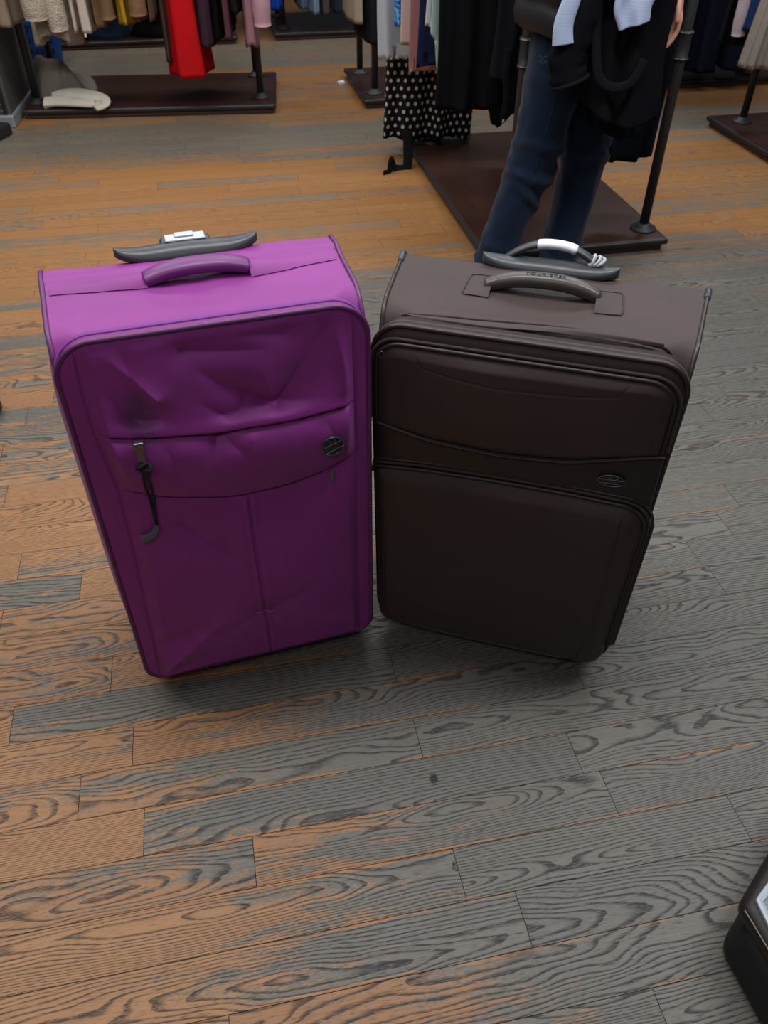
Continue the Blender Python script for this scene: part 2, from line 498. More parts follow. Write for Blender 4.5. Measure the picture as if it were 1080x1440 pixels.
def shell(name, hwf, hwb, yf, yb, zb, zt, mat, parent, r_mid=.012, r_side=.06, dz=None, bulge=.006, hw_bot=None):
    ns = 61
    ss = np.linspace(-1, 1, ns)
    V = []; prof_n = None
    for s in ss:
        r0 = r_mid + (r_side - r_mid) * float(sm(.72, 1.0, abs(s)))
        P = []
        rb_ = .02
        def arc(cy, cz, a0, a1, r, n=10):
            for k in range(n + 1):
                a = a0 + (a1 - a0) * k / n; P.append((cy + r * math.cos(a), cz + r * math.sin(a)))
        arc(yf + .03, zb + .03, 1.5 * PI, PI, .03)
        for k in range(1, 12): P.append((yf, zb + .03 + (zt - r0 - zb - .03) * k / 12))
        arc(yf + r0, zt - r0, PI, PI / 2, r0)
        for k in range(1, 30): P.append((yf + r0 + (yb - rb_ - yf - r0) * k / 30, zt))
        arc(yb - rb_, zt - rb_, PI / 2, 0, rb_)
        for k in range(1, 8): P.append((yb, zt - rb_ - (zt - zb - rb_ - .03) * k / 8))
        arc(yb - .03, zb + .03, 0, -PI / 2, .03)
        prof_n = len(P)
        for (y, z) in P:
            w = hwf + (hwb - hwf) * (y - yf) / (yb - yf)
            if hw_bot: w *= hw_bot + (1 - hw_bot) * (z - zb) / (zt - zb)
            zz = z + (dz(s * w, y) * float(sm(zt - .05, zt, z)) if dz else 0)
            yy = y
            V.append((s * w, yy, zz))
    F = []
    m = prof_n
    for i in range(ns - 1):
        for k in range(m):
            F.append((i * m + k, i * m + (k + 1) % m, (i + 1) * m + (k + 1) % m, (i + 1) * m + k))
    # side panels, softly bulged
    for side in (0, ns - 1):
        R = np.array(V[side * m:(side + 1) * m]); c = R.mean(0); sg = -1 if side == 0 else 1
        base = len(V)
        q = 6
        for k in range(q):
            f = k / q * .8
            for p in R:
                v = p + (c - p) * f; v[0] += sg * bulge * math.sin(min(1, f * 1.6) * PI / 2)
                V.append(tuple(v))
        for k in range(q - 1):
            for j in range(m):
                a = base + k * m + j; b = base + k * m + (j + 1) % m
                F.append((a, b, b + m, a + m) if side else (b, a, a + m, b + m))
        last = [base + (q - 1) * m + j for j in range(m)]
        F.append(tuple(last) if side else tuple(last[::-1]))
    return link(name, V, F, mat, parent)

def zipper_track(name, path, mat_tape, parent, r=.0035, up=(0, -1, 0)):
    """ribbed zip chain: a tube with teeth modelled as alternating radius"""
    P = dens(path, .0016, False)
    rr = [r * (1.0 if i % 2 else .72) for i in range(len(P))]
    return tube(name, P, rr, mat_tape, parent, n=6, up=up)

def lerpfn(xs, ys):
    xs = np.array(xs); ys = np.array(ys)
    def f(x):
        return np.interp(x, xs, ys)
    # smooth by averaging
    def g(x):
        x = np.asarray(x, float); return sum(f(x + d) for d in (-.02, -.01, 0, .01, .02)) / 5
    return g

def segd(X, Z, a, b):
    ax, az = a; bx, bz = b
    L2 = (bx - ax) ** 2 + (bz - az) ** 2
    t = np.clip(((X - ax) * (bx - ax) + (Z - az) * (bz - az)) / L2, 0, 1)
    return np.hypot(X - ax - t * (bx - ax), Z - az - t * (bz - az)), t

def crease(X, Z, a, b, w, amp):
    d, t = segd(X, Z, a, b)
    return amp * np.exp(-d / w) * (1 - .75 * t)

def oval_badge(parent, x, z, y, rx, rz, rot, tilt=0.0):
    e = bpy.data.objects.new('badge', None)
    def pt(px_, pz_, yy): return (x + px_ * math.cos(rot) - pz_ * math.sin(rot), yy, z + px_ * math.sin(rot) + pz_ * math.cos(rot))
    n = 40; V = []; F = []
    for f, yy in ((1.0, y + .004), (1.0, y - .0008), (.96, y - .0018), (.5, y - .0024), (.01, y - .0026)):
        for k in range(n):
            a = k / n * 2 * PI; V.append(pt(rx * f * math.cos(a), rz * f * math.sin(a), yy))
    F = grid_faces(5, n, True); F.append(tuple(4 * n + k for k in range(n)))
    F = [f[::-1] for f in F]
    bo = link('badge', V, F, M['badge'], parent)
    bo['label'] = 'dark oval metal badge'
    rim = [pt(rx * math.cos(k / n * 2 * PI), rz * math.sin(k / n * 2 * PI), y - .002) for k in range(n)]
    mb = MB(); mb.add(*sweep(rim, .0008, closed=True, n=6, up=(0, -1, 0)))
    for zz in (.22, -.45):
        w = math.sqrt(1 - zz * zz) * .97
        mb.add(*sweep([pt(rx * w * (q / 10 - 1), rz * zz, y - .0026) for q in range(21)], .0005, n=6, up=(0, -1, 0)))
    for dx in (-.25, .25):
        mb.add(*sweep([pt(rx * (dx + .22 * math.sin(q / 10 * PI)) * (1 if dx > 0 else 1), rz * (.25 + .7 * q / 10), y - .0026) for q in range(11)], .0005, n=6, up=(0, -1, 0)))
    mb.add(*sweep([pt(rx * (-.3 + .9 * q / 10), rz * (-.9 + .25 * (q / 10) ** 2), y - .0026) for q in range(11)], .0006, n=6, up=(0, -1, 0)))
    mb.build('badge_relief', M['badge_rim'], bo)
    return bo

def carry_grip(name, x0, x1, y, z, rise, w, th, mat, parent, dy=0.0):
    n = 40; P = []
    for k in range(n + 1):
        t = k / n
        P.append((x0 + (x1 - x0) * t, y + dy * (t - .5), z + rise * (1 - abs(2 * t - 1) ** 2.6)))
    prof = [1 - .12 * abs(2 * k / n - 1) ** 4 for k in range(n + 1)]
    V, F, U = sweep(P, [w * p for p in prof], [th * p for p in prof], n=18, power=.8)
    return link(name, V, F, mat, parent, True, U)

def boat_plate(name, x0, x1, y, z, hw, th, mat, parent, bow=.012, lift=.006, dome=.008):
    """dark moulded plate that frames the pull-out handle"""
    n = 49; m = 16; V = []
    for k in range(n):
        s = -1 + 2 * k / (n - 1)
        x = x0 + (x1 - x0) * (k / (n - 1)); w = hw * (1 - abs(s) ** 5) ** .5 * (1 - .28 * s * s) + .0015
        yc = y + bow * (s * s - .4); zc = z + lift * abs(s) ** 4
        for j in range(m):
            a = j / m * 2 * PI
            ca, sa = math.cos(a), math.sin(a)
            zz = zc + (th + dome * (1 - s * s) * (1 - ca * ca)) * max(sa, 0) ** .6 - .006 * max(-sa, 0)
            V.append((x, yc + w * math.copysign(abs(ca) ** .7, ca), zz))
    F = grid_faces(n, m, True); F.append(tuple(range(m))[::-1]); F.append(tuple((n - 1) * m + j for j in range(m)))
    return link(name, V, F, mat, parent)

def wheel(parent, x, y, r=.028, w=.024):
    V = []; n = 28
    prof = [(.3, -w / 2), (.86, -w / 2), (1, -w * .3), (1, w * .3), (.86, w / 2), (.3, w / 2)]
    for f, xx in prof:
        for k in range(n): V.append((x + xx, y + r * f * math.cos(k / n * 2 * PI), r + r * f * math.sin(k / n * 2 * PI)))
    F = grid_faces(len(prof), n, True); F.append(tuple(range(n))[::-1]); F.append(tuple((len(prof) - 1) * n + k for k in range(n)))
    o = link('wheel', V, F, M['black_plastic'], parent)
    V, F = rbox(x - .026, x + .026, y - .035, y + .02, .03, .11, .008, 3)
    link('wheel_housing', V, F, M['black_plastic'], parent, False)
    return o

def build_purple():
    P = thing('suitcase', 'purple upright suitcase with a black cord dangling from its pocket zip', 'suitcase', (-.2390, 1.0252, 0), .3058)
    ZT = .776; zl = .784
    def dz(x, y):
        v = -.006 * math.exp(-((x) / .16) ** 2) * math.exp(-((y - .11) / .05) ** 2)       # sag before the grip
        v += .0035 * math.exp(-((y - .235) / .02) ** 2)
        v -= .0045 * math.exp(-abs(y - .219 - .004 * math.sin(x * 14)) / .004)               # fold line across the top
        v += .004 * nz(x * 7, y * 9, 2.) + .0018 * nz(x * 22, y * 25, 5.)
        return v
    shell('main_body', .2275, .2395, .036, .289, .055, ZT, M['purple'], P, .010, .062, dz, .019)
    # gusset between body and lid
    out = rect_outline(-.219, .219, .062, zl - .009, (.035, .035, .052, .052), 10)
    V = []; ys = (.060, .050, .038, .028)
    for y in ys: V += [(x, y, z) for x, z in out]
    link('gusset', V, [f for f in grid_faces(len(ys), len(out), True)], M['purple'], P)
    # lid
    z1 = lerpfn([-.3, -.197, -.138, -.023, .089, .2, .3], [.645, .640, .627, .615, .614, .622, .63])
    z2 = lerpfn([-.3, -.183, -.118, -.006, .078, .153, .2, .3], [.56, .532, .501, .479, .482, .499, .518, .54])
    seamL = lerpfn([0, .08, .42, .528, .642, .776, .9], [0, 0, 0, 0, 0, 0, 0])
    sL = lambda z: np.interp(z, [.05, .102, .42, .528, .642, .776], [-.205, -.200, -.187, -.185, -.197, -.196])
    def h(X, Z):
        win = sm(0, .022, X - sL(Z)) * sm(0, .02, .2015 - X)
        H = .010 * (1 - (X / .23) ** 2) * (1 - ((Z - .41) / .38) ** 4)
        a1, a2 = z1(X), z2(X)
        up = np.clip(Z - a1, 0, None)
        top = sm(.79, .70, Z)
        H = H + win * np.where(Z > a1, .015 * np.exp(-up / .050) + .004 * top, 0)
        wx = win * sm(a1 + .012, a1 + .03, Z)
        # buckles of the upper panel: valleys and ridges running out of the zip line
        for a, b, w, A in (((.072, .632), (-.03, .715), .020, -.022), ((.072, .632), (.155, .752), .022, -.024), ((.072, .632), (.060, .70), .020, .010),
                           ((.005, .627), (-.035, .665), .013, -.012), ((.005, .627), (.03, .66), .012, -.010),
                           ((-.128, .640), (-.165, .70), .015, -.014), ((-.128, .640), (-.088, .665), .014, -.010), ((-.10, .69), (-.15, .755), .017, .014),
                           ((-.118, .67), (-.135, .76), .014, -.010), ((.095, .755), (.03, .765), .016, -.008), ((-.05, .75), (.06, .738), .016, -.012), ((.19, .66), (.175, .75), .014, .008)):
            H = H + wx * crease(X, Z, a, b, w, A) * sm(.785, .76, Z)
        # pocket band between the two zips
        t = np.clip((a1 - Z) / np.maximum(a1 - a2, .02), 0, 1)
        band = (Z <= a1) & (Z > a2)
        H = H + win * np.where(band, .006 + .020 * np.sin(PI * np.clip(t, 0, 1) ** .62) ** .9, 0)
        for a, b, w, A in (((-.02, .612), (-.045, .560), .013, -.012), ((-.02, .612), (.02, .57), .012, -.008), ((.03, .60), (.02, .55), .014, .004), ((-.10, .60), (-.08, .53), .016, -.004), ((.15, .60), (.17, .55), .014, -.004)):
            H = H + np.where(band, win * crease(X, Z, a, b, w, A), 0)
        # lower pocket
        low = Z <= a2
        H = H + win * np.where(low, .004 + .006 * sm(0, .2, a2 - Z) - .003 * np.exp(-(a2 - Z) / .02), 0)
        for a, b, w, A in (((-.195, .085), (-.07, .19), .022, .016), ((-.195, .15), (-.11, .185), .014, -.010), ((-.19, .075), (-.10, .095), .014, -.010), ((-.10, .44), (-.02, .33), .016, -.007),
                           ((.19, .10), (.06, .165), .022, .009), ((.03, .19), (.12, .235), .020, -.007), ((-.17, .22), (-.05, .13), .014, -.004), ((.012, .19), (-.07, .15), .013, -.005), ((.012, .185), (.09, .13), .016, -.004)):
            H = H + np.where(low, win * crease(X, Z, a, b, w, A), 0)
        # grooves
        H = H - .007 * np.exp(-((Z - a1) / .0032) ** 2) * win
        H = H - .005 * np.exp(-((Z - a2) / .0026) ** 2) * win * np.where(X > -.19, 1, 0)
        H = H - .0035 * np.exp(-((X - sL(Z)) / .0022) ** 2) * sm(.80, .77, Z)
        H = H - .0028 * np.exp(-((X - .2015) / .0022) ** 2)
        vs = .0125 + .002 * np.sin(Z * 14)
        H = H - .0042 * np.exp(-((X - vs) / .0022) ** 2) * sm(.475, .465, Z)
        H = H + .0022 * np.exp(-((np.abs(X - vs) - .007) / .003) ** 2) * sm(.475, .465, Z)
        nn = np.array([[nz(x * 11, z * 9, 1.3) * .0022 + nz(x * 30, z * 24, 4.) * .0007 for x, z in zip(rx, rz_)] for rx, rz_ in zip(X, Z)])
        return H + nn
    lid = soft_panel('lid', -.2255, .2255, .05, zl, (.035, .035, .055, .055), .004, .034, h, M['purple_face'], P, 210, 340, .009)
    o = rect_outline(-.2265, .2265, .049, zl + .001, (.035, .035, .056, .056), 12)
    tube('lid_piping', [(x, .0075, z) for x, z in dens(o, .006)], .0042, M['purple_pipe'], P, closed=True, n=10, up=(0, -1, 0))
    o = rect_outline(-.2225, .2225, .055, zl - .004, (.035, .035, .054, .054), 12)
    zt_ = tube('zip_tape', [(x, .034, z) for x, z in dens(o, .006)], .0075, M['purple_tape'], P, closed=True, n=8, up=(0, -1, 0))
    o2 = rect_outline(-.2262, .2262, .052, zl, (.035, .035, .056, .056), 12)
    k0 = [(x, .030, z) for x, z in dens(o2, .006)]
    zipper_track('zip_teeth', k0, M['purple_tape'], zt_, .0032)
    # piping round the two side panels
    for sg in (-1, 1):
        pp = []
        def X(y): return sg * (.2275 + (.2395 - .2275) * (y - .036) / (.289 - .036))
        for k in range(9): a = PI + PI / 2 * 0; pp.append((X(.289), .289, .09 + (ZT - .11) * k / 8))
        for k in range(1, 7): a = k / 6 * PI / 2; yy = .269 + .02 * math.cos(a); pp.append((X(yy), yy, ZT - .02 + .02 * math.sin(a)))
        for k in range(1, 13): yy = .269 - (.269 - .098) * k / 12; pp.append((X(yy), yy, ZT + dz(X(yy), yy)))
        for k in range(1, 11): a = PI / 2 + k / 10 * PI / 2; yy = .098 + .062 * math.cos(a); pp.append((X(yy), yy, ZT - .062 + .062 * math.sin(a)))
        for k in range(1, 10): pp.append((X(.036), .036, ZT - .062 - (ZT - .062 - .09) * k / 9))
        for k in range(1, 7): a = PI + k / 6 * PI / 2; pp.append((X(.066 + .03 * math.cos(a)), .066 + .03 * math.cos(a), .085 + .03 * math.sin(a)))
        for k in range(1, 7): pp.append((X(.066 + .19 * k / 6), .066 + .19 * k / 6, .055))
        tube('side_piping', dens(pp, .006, False), .0042, M['purple_pipe'], P, n=10, up=(sg, 0, 0))
    # zip slots
    for nm, f, xa, xb, dy in (('pocket_zip', z1, -.135, .199, -.0065), ('pocket_zip', z2, -.08, .165, -.006)):
        xs = np.linspace(xa, xb, 60)
        pth = []
        for x in xs:
            Hh = float(h(np.array([[x]]), np.array([[float(f(x))]]))[0, 0]); pth.append((x, .004 - Hh - .0002, float(f(x)) - .001))
        zipper_track(nm, pth, M['purple_tape'], P, .0026)
    def yat(x, z): return .004 - float(h(np.array([[x]]), np.array([[z]]))[0, 0])
    # zip pull with cord and rubber tab
    zx, zz = -.139, .626
    y0 = yat(zx, zz - .02) - .004
    pl = rb('zip_pull', zx - .0065, zx + .0065, y0 - .004, y0, zz - .036, zz - .004, M['gun'], P, .0018, 2)
    rb('slider', zx - .008, zx + .008, y0 - .006, y0 + .006, zz - .008, zz + .007, M['gun'], pl, .002, 2)
    knot = [(zx + .010 * math.cos(a), y0 - .004 + .004 * math.sin(2 * a), zz - .039 + .006 * math.sin(a)) for a in np.linspace(0, 2 * PI, 24, endpoint=False)]
    cd = MB(); cd.add(*sweep(knot, .0035, closed=True, n=8, up=(0, -1, 0)))
    for s_ in (-1, 1):
        pts = bez([(zx - .001 + s_ * .002, y0 - .006, zz - .042), (-.1405 + s_ * .004, yat(-.14, .545) - .004, .545), (-.140 + s_ * .003, yat(-.14, .505) - .004, .505), (-.143, yat(-.142, .447) - .004, .447)], 40)
        cd.add(*sweep(pts, .0021, n=8, up=(0, -1, 0)))
    cdo = cd.build('cord', M['black_cord'], pl)
    cdo['label'] = 'black looped cord hanging from the zip pull'
    tb = bez([(-.142, yat(-.142, .452) - .004, .452), (-.147, yat(-.148, .440) - .006, .440), (-.158, yat(-.158, .432) - .007, .432), (-.171, yat(-.17, .430) - .007, .429)], 24)
    n_ = len(tb)
    V, F, U = sweep(tb, [.0045 + .0045 * k / n_ for k in range(n_)], .0022, n=12, up=(0, -1, 0))
    tabo = link('rubber_tab', V, F, M['tag_rubber'], pl)
    zx, zz = .155, .497; y0 = yat(zx, zz - .02) - .003
    pl2 = rb('zip_pull', zx - .004, zx + .004, y0 - .003, y0, zz - .026, zz, M['gun'], P, .0015, 2)
    tube('bar_tack', [(-.004 + .035 * k / 8, yat(-.004 + .035 * k / 8, .185) - .0008, .187 - .008 * k / 8) for k in range(9)], .0014, simple('mauve_thread', (.35, .12, .3), .7), P, n=6, up=(0, -1, 0))
    by = yat(.154, .563) - .001
    oval_badge(P, .154, .562, by - .002, .0185, .0175, .35)
    # grip and its side wings
    mb = MB()
    for sg in (-1, 1):
        V = []; nx = 30
        for k in range(nx):
            t = k / (nx - 1); x = sg * (.080 + .145 * t)
            ya, yb_ = .162 + .020 * t, .214 - .004 * t
            for j in range(7):
                u = j / 6; y = ya + (yb_ - ya) * u
                V.append((x, y, ZT + dz(x, y) + .0015 + .0115 * (1 - t) ** 1.5 * math.sin(PI * u) ** .5 + .002 * math.sin(PI * u)))
        F = grid_faces(nx, 7); link('grip_wing', V, F if sg < 0 else [f[::-1] for f in F], M['purple'], P)
    carry_grip('carry_grip', -.082, .079, .186, ZT + .006, .013, .021, .0115, M['purple_handle'], P, .005)
    # pull-out handle
    boat_plate('handle_plate', -.122, .112, .284, ZT - .004, .023, .010, M['dark_plastic'], P, -.006, .016, .010)
    g = rb('pull_out_grip', -.047, .036, .290, .318, ZT - .002, ZT + .016, M['dark_plastic'], P, .006, 3)
    rb('grip_inlay', -.038, .028, .2905, .3175, ZT + .0145, ZT + .0185, M['pale_metal'], g, .002, 2)
    rb('release_button', -.022, .010, .299, .316, ZT + .0180, ZT + .0215, M['pale_metal'], g, .002, 2)
    for x in (-.17, .17): wheel(P, x, .262)
    for x in (-.165, .165):
        V, F = lathe([(.012, 0), (.016, .004), (.019, .06)], 20, (x, .075, 0)); link('foot', V, F, M['black_plastic'], P)
    rb('side_foot', -.243, -.228, .255, .285, .07, .16, M['black_plastic'], P, .005, 2)
    return P

def build_brown():
    B = thing('suitcase', 'dark brown upright suitcase with a white paper strip on its raised pull-out handle', 'suitcase', (.2160, 1.0852, 0), -.2736)
    ZT = .711; zl = .720
    def fold(x): return float(sm(-.24, -.12, x) * sm(.24, .02, x))
    def dz(x, y):
        v = -.006 * math.exp(-(x / .15) ** 2) * math.exp(-((y - .12) / .045) ** 2)
        v += .007 * fold(x) * math.exp(-((y - .085) / .02) ** 2)
        v += .0035 * nz(x * 7, y * 9, 8.) + .0015 * nz(x * 24, y * 24, 3.)
        return v
    shell('main_body', .2495, .2725, .060, .306, .052, ZT, M['brown'], B, .012, .066, dz, .008, .955)
    def tp(x, z):                      # lid narrows a little towards its foot
        f = .955 + .045 * (z - .03) / (.69); return x * f, z
    # expander gusset: unzipped, sagging cloth between body and lid
    V = []; ys = (.076, .064, .054, .046, .040)
    for i, y in enumerate(ys):
        for x, z in [tp(*p) for p in dens(rect_outline(-.240, .240, .045, zl - .006, (.05, .05, .05, .05), 10), .012)]:
            top = float(sm(zl - .02, zl - .008, z)); d = (0, .006, -.004, .005, 0)[i]
            V.append((x, y + .004 * top * math.sin(x * 17), z - .004 + top * (d * (1 + .8 * math.sin(x * 21 + 1)) - .004 - .010 * (1 if i in (1, 2, 3) else 0))))
    n_ = len(V) // len(ys)
    link('expander_gusset', V, grid_faces(len(ys), n_, True), M['brown'], B)
    def hl(X, Z): return .006 * (1 - (X / .25) ** 2) * (1 - ((Z - .37) / .36) ** 4)
    lid = soft_panel('lid', -.2455, .2455, .028, zl, (.055, .055, .05, .05), .004, .042, hl, M['brown'], B, 60, 90, .012, lambda X, Z: tp(X, Z))
    o = [tp(*p) for p in rect_outline(-.2475, .2475, .027, zl + .001, (.055, .055, .052, .052), 12)]
    tube('lid_piping', [(x, .008, z) for x, z in dens(o, .006)], .0038, M['brown_pipe'], B, closed=True, n=10, up=(0, -1, 0))
    o = [tp(*p) for p in rect_outline(-.2455, .2455, .030, zl - .003, (.055, .055, .05, .05), 12)]
    tube('zip_tape', [(x, .026, z) for x, z in dens(o, .006)], .005, M['brown_tape'], B, closed=True, n=8, up=(0, -1, 0))
    # expander zip lying open along the front edge of the top
    up = []
    for x in np.linspace(-.238, .238, 70):
        ed = float(sm(.19, .238, abs(x)))
        up.append((x, .064 + .009 * math.sin(x * 13 + .5) * (1 - ed) + .008 * ed, ZT + .004 - .045 * ed ** 2 + .007 * fold(x)))
    zipper_track('expander_zip', up, M['brown_tape'], B, .0038, (0, 0, 1))
    lip = MB()
    V = []
    for x in np.linspace(-.215, .20, 60):
        w = .003 + .013 * math.sin(PI * min(1, max(0, (x + .215) / .415))) ** 1.0
        y0 = .060 + .009 * math.sin(x * 13 + .5)
        for j in range(6):
            u = j / 5; V.append((x, y0 - w * u * 1.1, ZT + .0065 + .005 * fold(x) + .007 * math.sin(PI * u) * (.5 + .5 * math.sin(x * 9)) + .001 * u))
    lip.add(V, grid_faces(60, 6)); 
    lipo = lip.build('expander_lip', M['brown'], B)
    # pockets --------------------------------------------------------------
    bt = lerpfn([-.3, -.245, -.15, -.026, .092, .242, .3], [.55, .541, .520, .514, .524, .566, .57])
    pt_ = lerpfn([-.3, -.245, -.148, -.021, .102, .18, .3], [.444, .446, .455, .459, .459, .456, .452])
    def wu(X, Z):                      # upper pocket: bottom edge follows the band
        t = (Z - .50) / (.690 - .50)
        return X, bt(X) + t * (.690 - bt(X))
    def hu(X, Z):
        t = np.clip((Z - .5) / .19, 0, 1)
        nn = np.array([[nz(x * 9, z * 9, 21.) for x, z in zip(a, b)] for a, b in zip(X, Z)]) * .0018
        H = .012 * np.sin(PI * np.clip((X + .24) / .475, 0, 1)) ** .5 * (.55 + .45 * np.sin(PI * t ** .8)) + nn
        # stitched flap line
        fz = np.interp(X, [-.175, -.158, -.10, -.04, .06, .146, .16], [.684, .660, .651, .647, .651, .661, .682])
        H = H - .0018 * np.exp(-((Z - fz) / .0014) ** 2) * (X > -.176) * (X < .161)
        return H
    pu = soft_panel('upper_pocket', -.236, .231, .50, .690, (.006, .006, .045, .040), -.006, .008, hu, M['brown'], B, 190, 120, .010, wu)
    # zip round the upper pocket
    op = rect_outline(-.2385, .2335, .46, .693, (.01, .01, .047, .042), 12)
    op = [p for p in dens(op, .004) if p[1] > float(bt(p[0])) + .002]
    i0 = max(range(len(op)), key=lambda i: np.linalg.norm(np.array(op[i]) - np.array(op[i - 1]))); op = op[i0:] + op[:i0]
    for q, (off, yy, r) in enumerate(((0, -.002, .0042), (.007, .0015, .0036))):
        c = np.array([-.002, .55])
        pth = []
        for x, z in op:
            d = np.array([x, z]) - c; pth.append((x * (1 + off / .24), yy, z + (off if z > .64 else off * (z - .55) / .09 if z > .55 else 0)))
        zipper_track('pocket_zip', pth, M['brown_tape'] if q else M['brown_pipe'], pu, r)
    ring = [(-.228 + .004 * math.cos(a), -.006, .672 + .006 * math.sin(a)) for a in np.linspace(0, 2 * PI, 16, endpoint=False)]
    tube('zip_pull', ring, .0012, M['gun'], pu, closed=True, n=6, up=(0, -1, 0))
    # smooth band
    def wb_(X, Z):
        t = (Z - .44) / .10
        return X, (pt_(X) - .006) + t * (bt(X) - pt_(X) + .006)
    bd = soft_panel('logo_band', -.2435, .240, .44, .54, (.004,) * 4, -.005, .008, lambda X, Z: .004 * (1 - (X / .25) ** 2), M['brown_leather'], B, 100, 24, .005, wb_)
    tube('band_piping', [(x, -.008 - .004 * (1 - (x / .25) ** 2), float(bt(x))) for x in np.linspace(-.243, .240, 60)], .0016, M['brown_pipe'], bd, n=8, up=(0, -1, 0))
    oval_badge(B, .167, .504, -.0105, .0215, .0115, 0.03)
    # lower pocket
    def wl(X, Z):
        f = .962 + .038 * (Z - .03) / .42
        t = np.clip((Z - .034) / (.452 - .034), 0, 1)
        cap = sm(.45, .40, Z) * 0
        return X * f, Z + (pt_(X) - .452) * sm(.30, .452, Z)
    def hlo(X, Z):
        H = .013 * (1 - ((X - .0) / .25) ** 2) ** .6 * (1 - ((Z - .24) / .23) ** 4) + .004
        for sx in (.200, -.226):
            H = H - .0022 * np.exp(-((X - sx * (.975 + .06 * (Z - .03))) / .0022) ** 2) * sm(.44, .43, Z) * sm(.05, .07, Z)
        nn = np.array([[nz(x * 7, z * 7, 31.) for x, z in zip(a, b)] for a, b in zip(X, Z)]) * .002
        return H + nn
    lo = soft_panel('lower_pocket', -.240, .238, .034, .452, (.035, .04, .045, .012), -.016, .008, hlo, M['brown'], B, 150, 130, .012, wl)
    arch = dens(rect_outline(-.242, .240, .034, .454, (.035, .04, .047, .012), 12), .004)
    a2 = [p for p in arch if p[1] > .10 and not (p[0] < -.2 and p[1] < .44)]
    i0 = max(range(len(a2)), key=lambda i: np.linalg.norm(np.array(a2[i]) - np.array(a2[i - 1]))); a2 = a2[i0:] + a2[:i0]
    for q, (off, yy, r) in enumerate(((0, -.013, .0040), (.0065, -.009, .0034), (.012, -.006, .0036))):
        pth = []
        for x, z in a2:
            f = .962 + .038 * (z - .03) / .42
            zz = z + (float(pt_(x)) - .452) * float(sm(.30, .452, z))
            pth.append((x * f + (off if x > .19 else 0) * min(1, (x - .19) / .04 if x > .19 else 0), yy, zz + off * float(sm(.40, .45, z))))
        zipper_track('pocket_zip', pth, M['brown_tape'] if q == 1 else M['brown_pipe'], lo, r)
    isn = bez([(.194, 0, .43), (.196, 0, .33), (.194, 0, .178), (.186, 0, .085), (.165, 0, .046), (.10, 0, .040), (-.10, 0, .040), (-.19, 0, .052), (-.212, 0, .09), (-.218, 0, .2), (-.222, 0, .363)], 120)
    pth = []
    for p in isn:
        X1 = np.array([[p[0]]]); Z1 = np.array([[p[2]]]); pth.append((p[0], -.016 - float(hlo(X1, Z1)[0, 0]) * float(sm(0, .026, min(p[2] - .034, .24 - abs(p[0])))) + .001, p[2]))
    tube('seam_piping', pth, .0022, M['brown_pipe'], lo, n=8, up=(0, -1, 0))
    V = []                                                   # bottom corner guard
    # carry grip, patches
    mb = MB()
    for sg in (-1, 1):
        V = []; nx = 20
        for k in range(nx):
            t = k / (nx - 1); x = sg * (.088 + .044 * t)
            for j in range(9):
                u = j / 8; y = .158 + .076 * u
                r = min(1, (1 - t) / .12) ; 
                V.append((x, y, ZT + dz(x, y) + .002 + .009 * (1 - t) * math.sin(PI * u) ** .6))
        F = grid_faces(nx, 9); link('grip_patch', V, F if sg < 0 else [f[::-1] for f in F], M['brown'], B)
    for sg in (-1, 1):
        pts = [(sg * .092, .236), (sg * .120, .236), (sg * .131, .225), (sg * .133, .160)]
        tube('patch_stitching', [(x, y, ZT + dz(x, y) + .003) for x, y in dens(bez([(a, b, 0) for a, b in pts], 24), .004, False) for _ in (0,)] if False else
             [(p[0], p[1], ZT + dz(p[0], p[1]) + .003) for p in bez([(a, b, 0) for a, b in pts], 24)], .0011, M['brown_pipe'], B, n=6)
    gr = carry_grip('carry_grip', -.098, .090, .200, ZT + .004, .019, .0160, .0125, M['brown_grip'], B, .008)
    for sg in (-1, 1):
        x = sg * .084 - .004
        V, F, U = sweep([(x - .012, .200 + .008 * (x / .19), ZT + .020 + sg * -.0), (x + .012, .200 + .008 * (x / .19), ZT + .020)], .017, .0135, n=16)
    # embossed word on the grip
    cu = bpy.data.curves.new('grip_lettering', 'FONT'); cu.body = 'TOURISTER'; cu.size = .0115; cu.extrude = .0004; cu.align_x = 'CENTER'; cu.align_y = 'CENTER'; cu.space_character = 1.2
    tmp = bpy.data.objects.new('tmp_text', cu); COL.objects.link(tmp)
    dg = bpy.context.evaluated_depsgraph_get(); dg.update()
    me = bpy.data.meshes.new_from_object(tmp.evaluated_get(dg)); COL.objects.unlink(tmp); bpy.data.objects.remove(tmp)
    for v in me.vertices:
        x = v.co.x; yy = v.co.y; t = (x + .096 + .004) / .192; rise = .019 * (1 - abs(2 * t - 1) ** 2.6)
        yy = yy - .0035
        cc = (min(1, abs(yy) / .016)) ** 1.25
        v.co = Vector((x, .200 + yy + .008 * (t - .5), ZT + .004 + rise + .0125 * (1 - cc * cc) ** .4 + v.co.z + .0003))
    me.materials.clear(); me.materials.append(simple('lettering_dark', (.012, .010, .010), .6))
    tx = bpy.data.objects.new('grip_lettering', me); COL.objects.link(tx); tx.parent = gr
    # pull-out handle, raised
    boat_plate('handle_plate', -.124, .119, .298, ZT - .003, .023, .012, M['dark_plastic'], B, -.004, .010, .006)
    P = []
    for k in range(41):
        t = k / 40; P.append((-.084 + .170 * t, .312, ZT + .004 + .036 * (1 - abs(2 * t - 1) ** 2.3)))
    V, F, U = sweep(P, .0115, .0055, n=14, power=.8)
    pg = link('pull_out_grip', V, F, M['dark_plastic'], B, True, U)
    Q = P[13:30]
    V, F, U = sweep(Q, .0130, .0070, n=14, power=.8); lb = link('paper_strip', V, F, M['paper'], pg, True, U); lb['label'] = 'white paper strip wrapped round the grip'
    ms = MB()
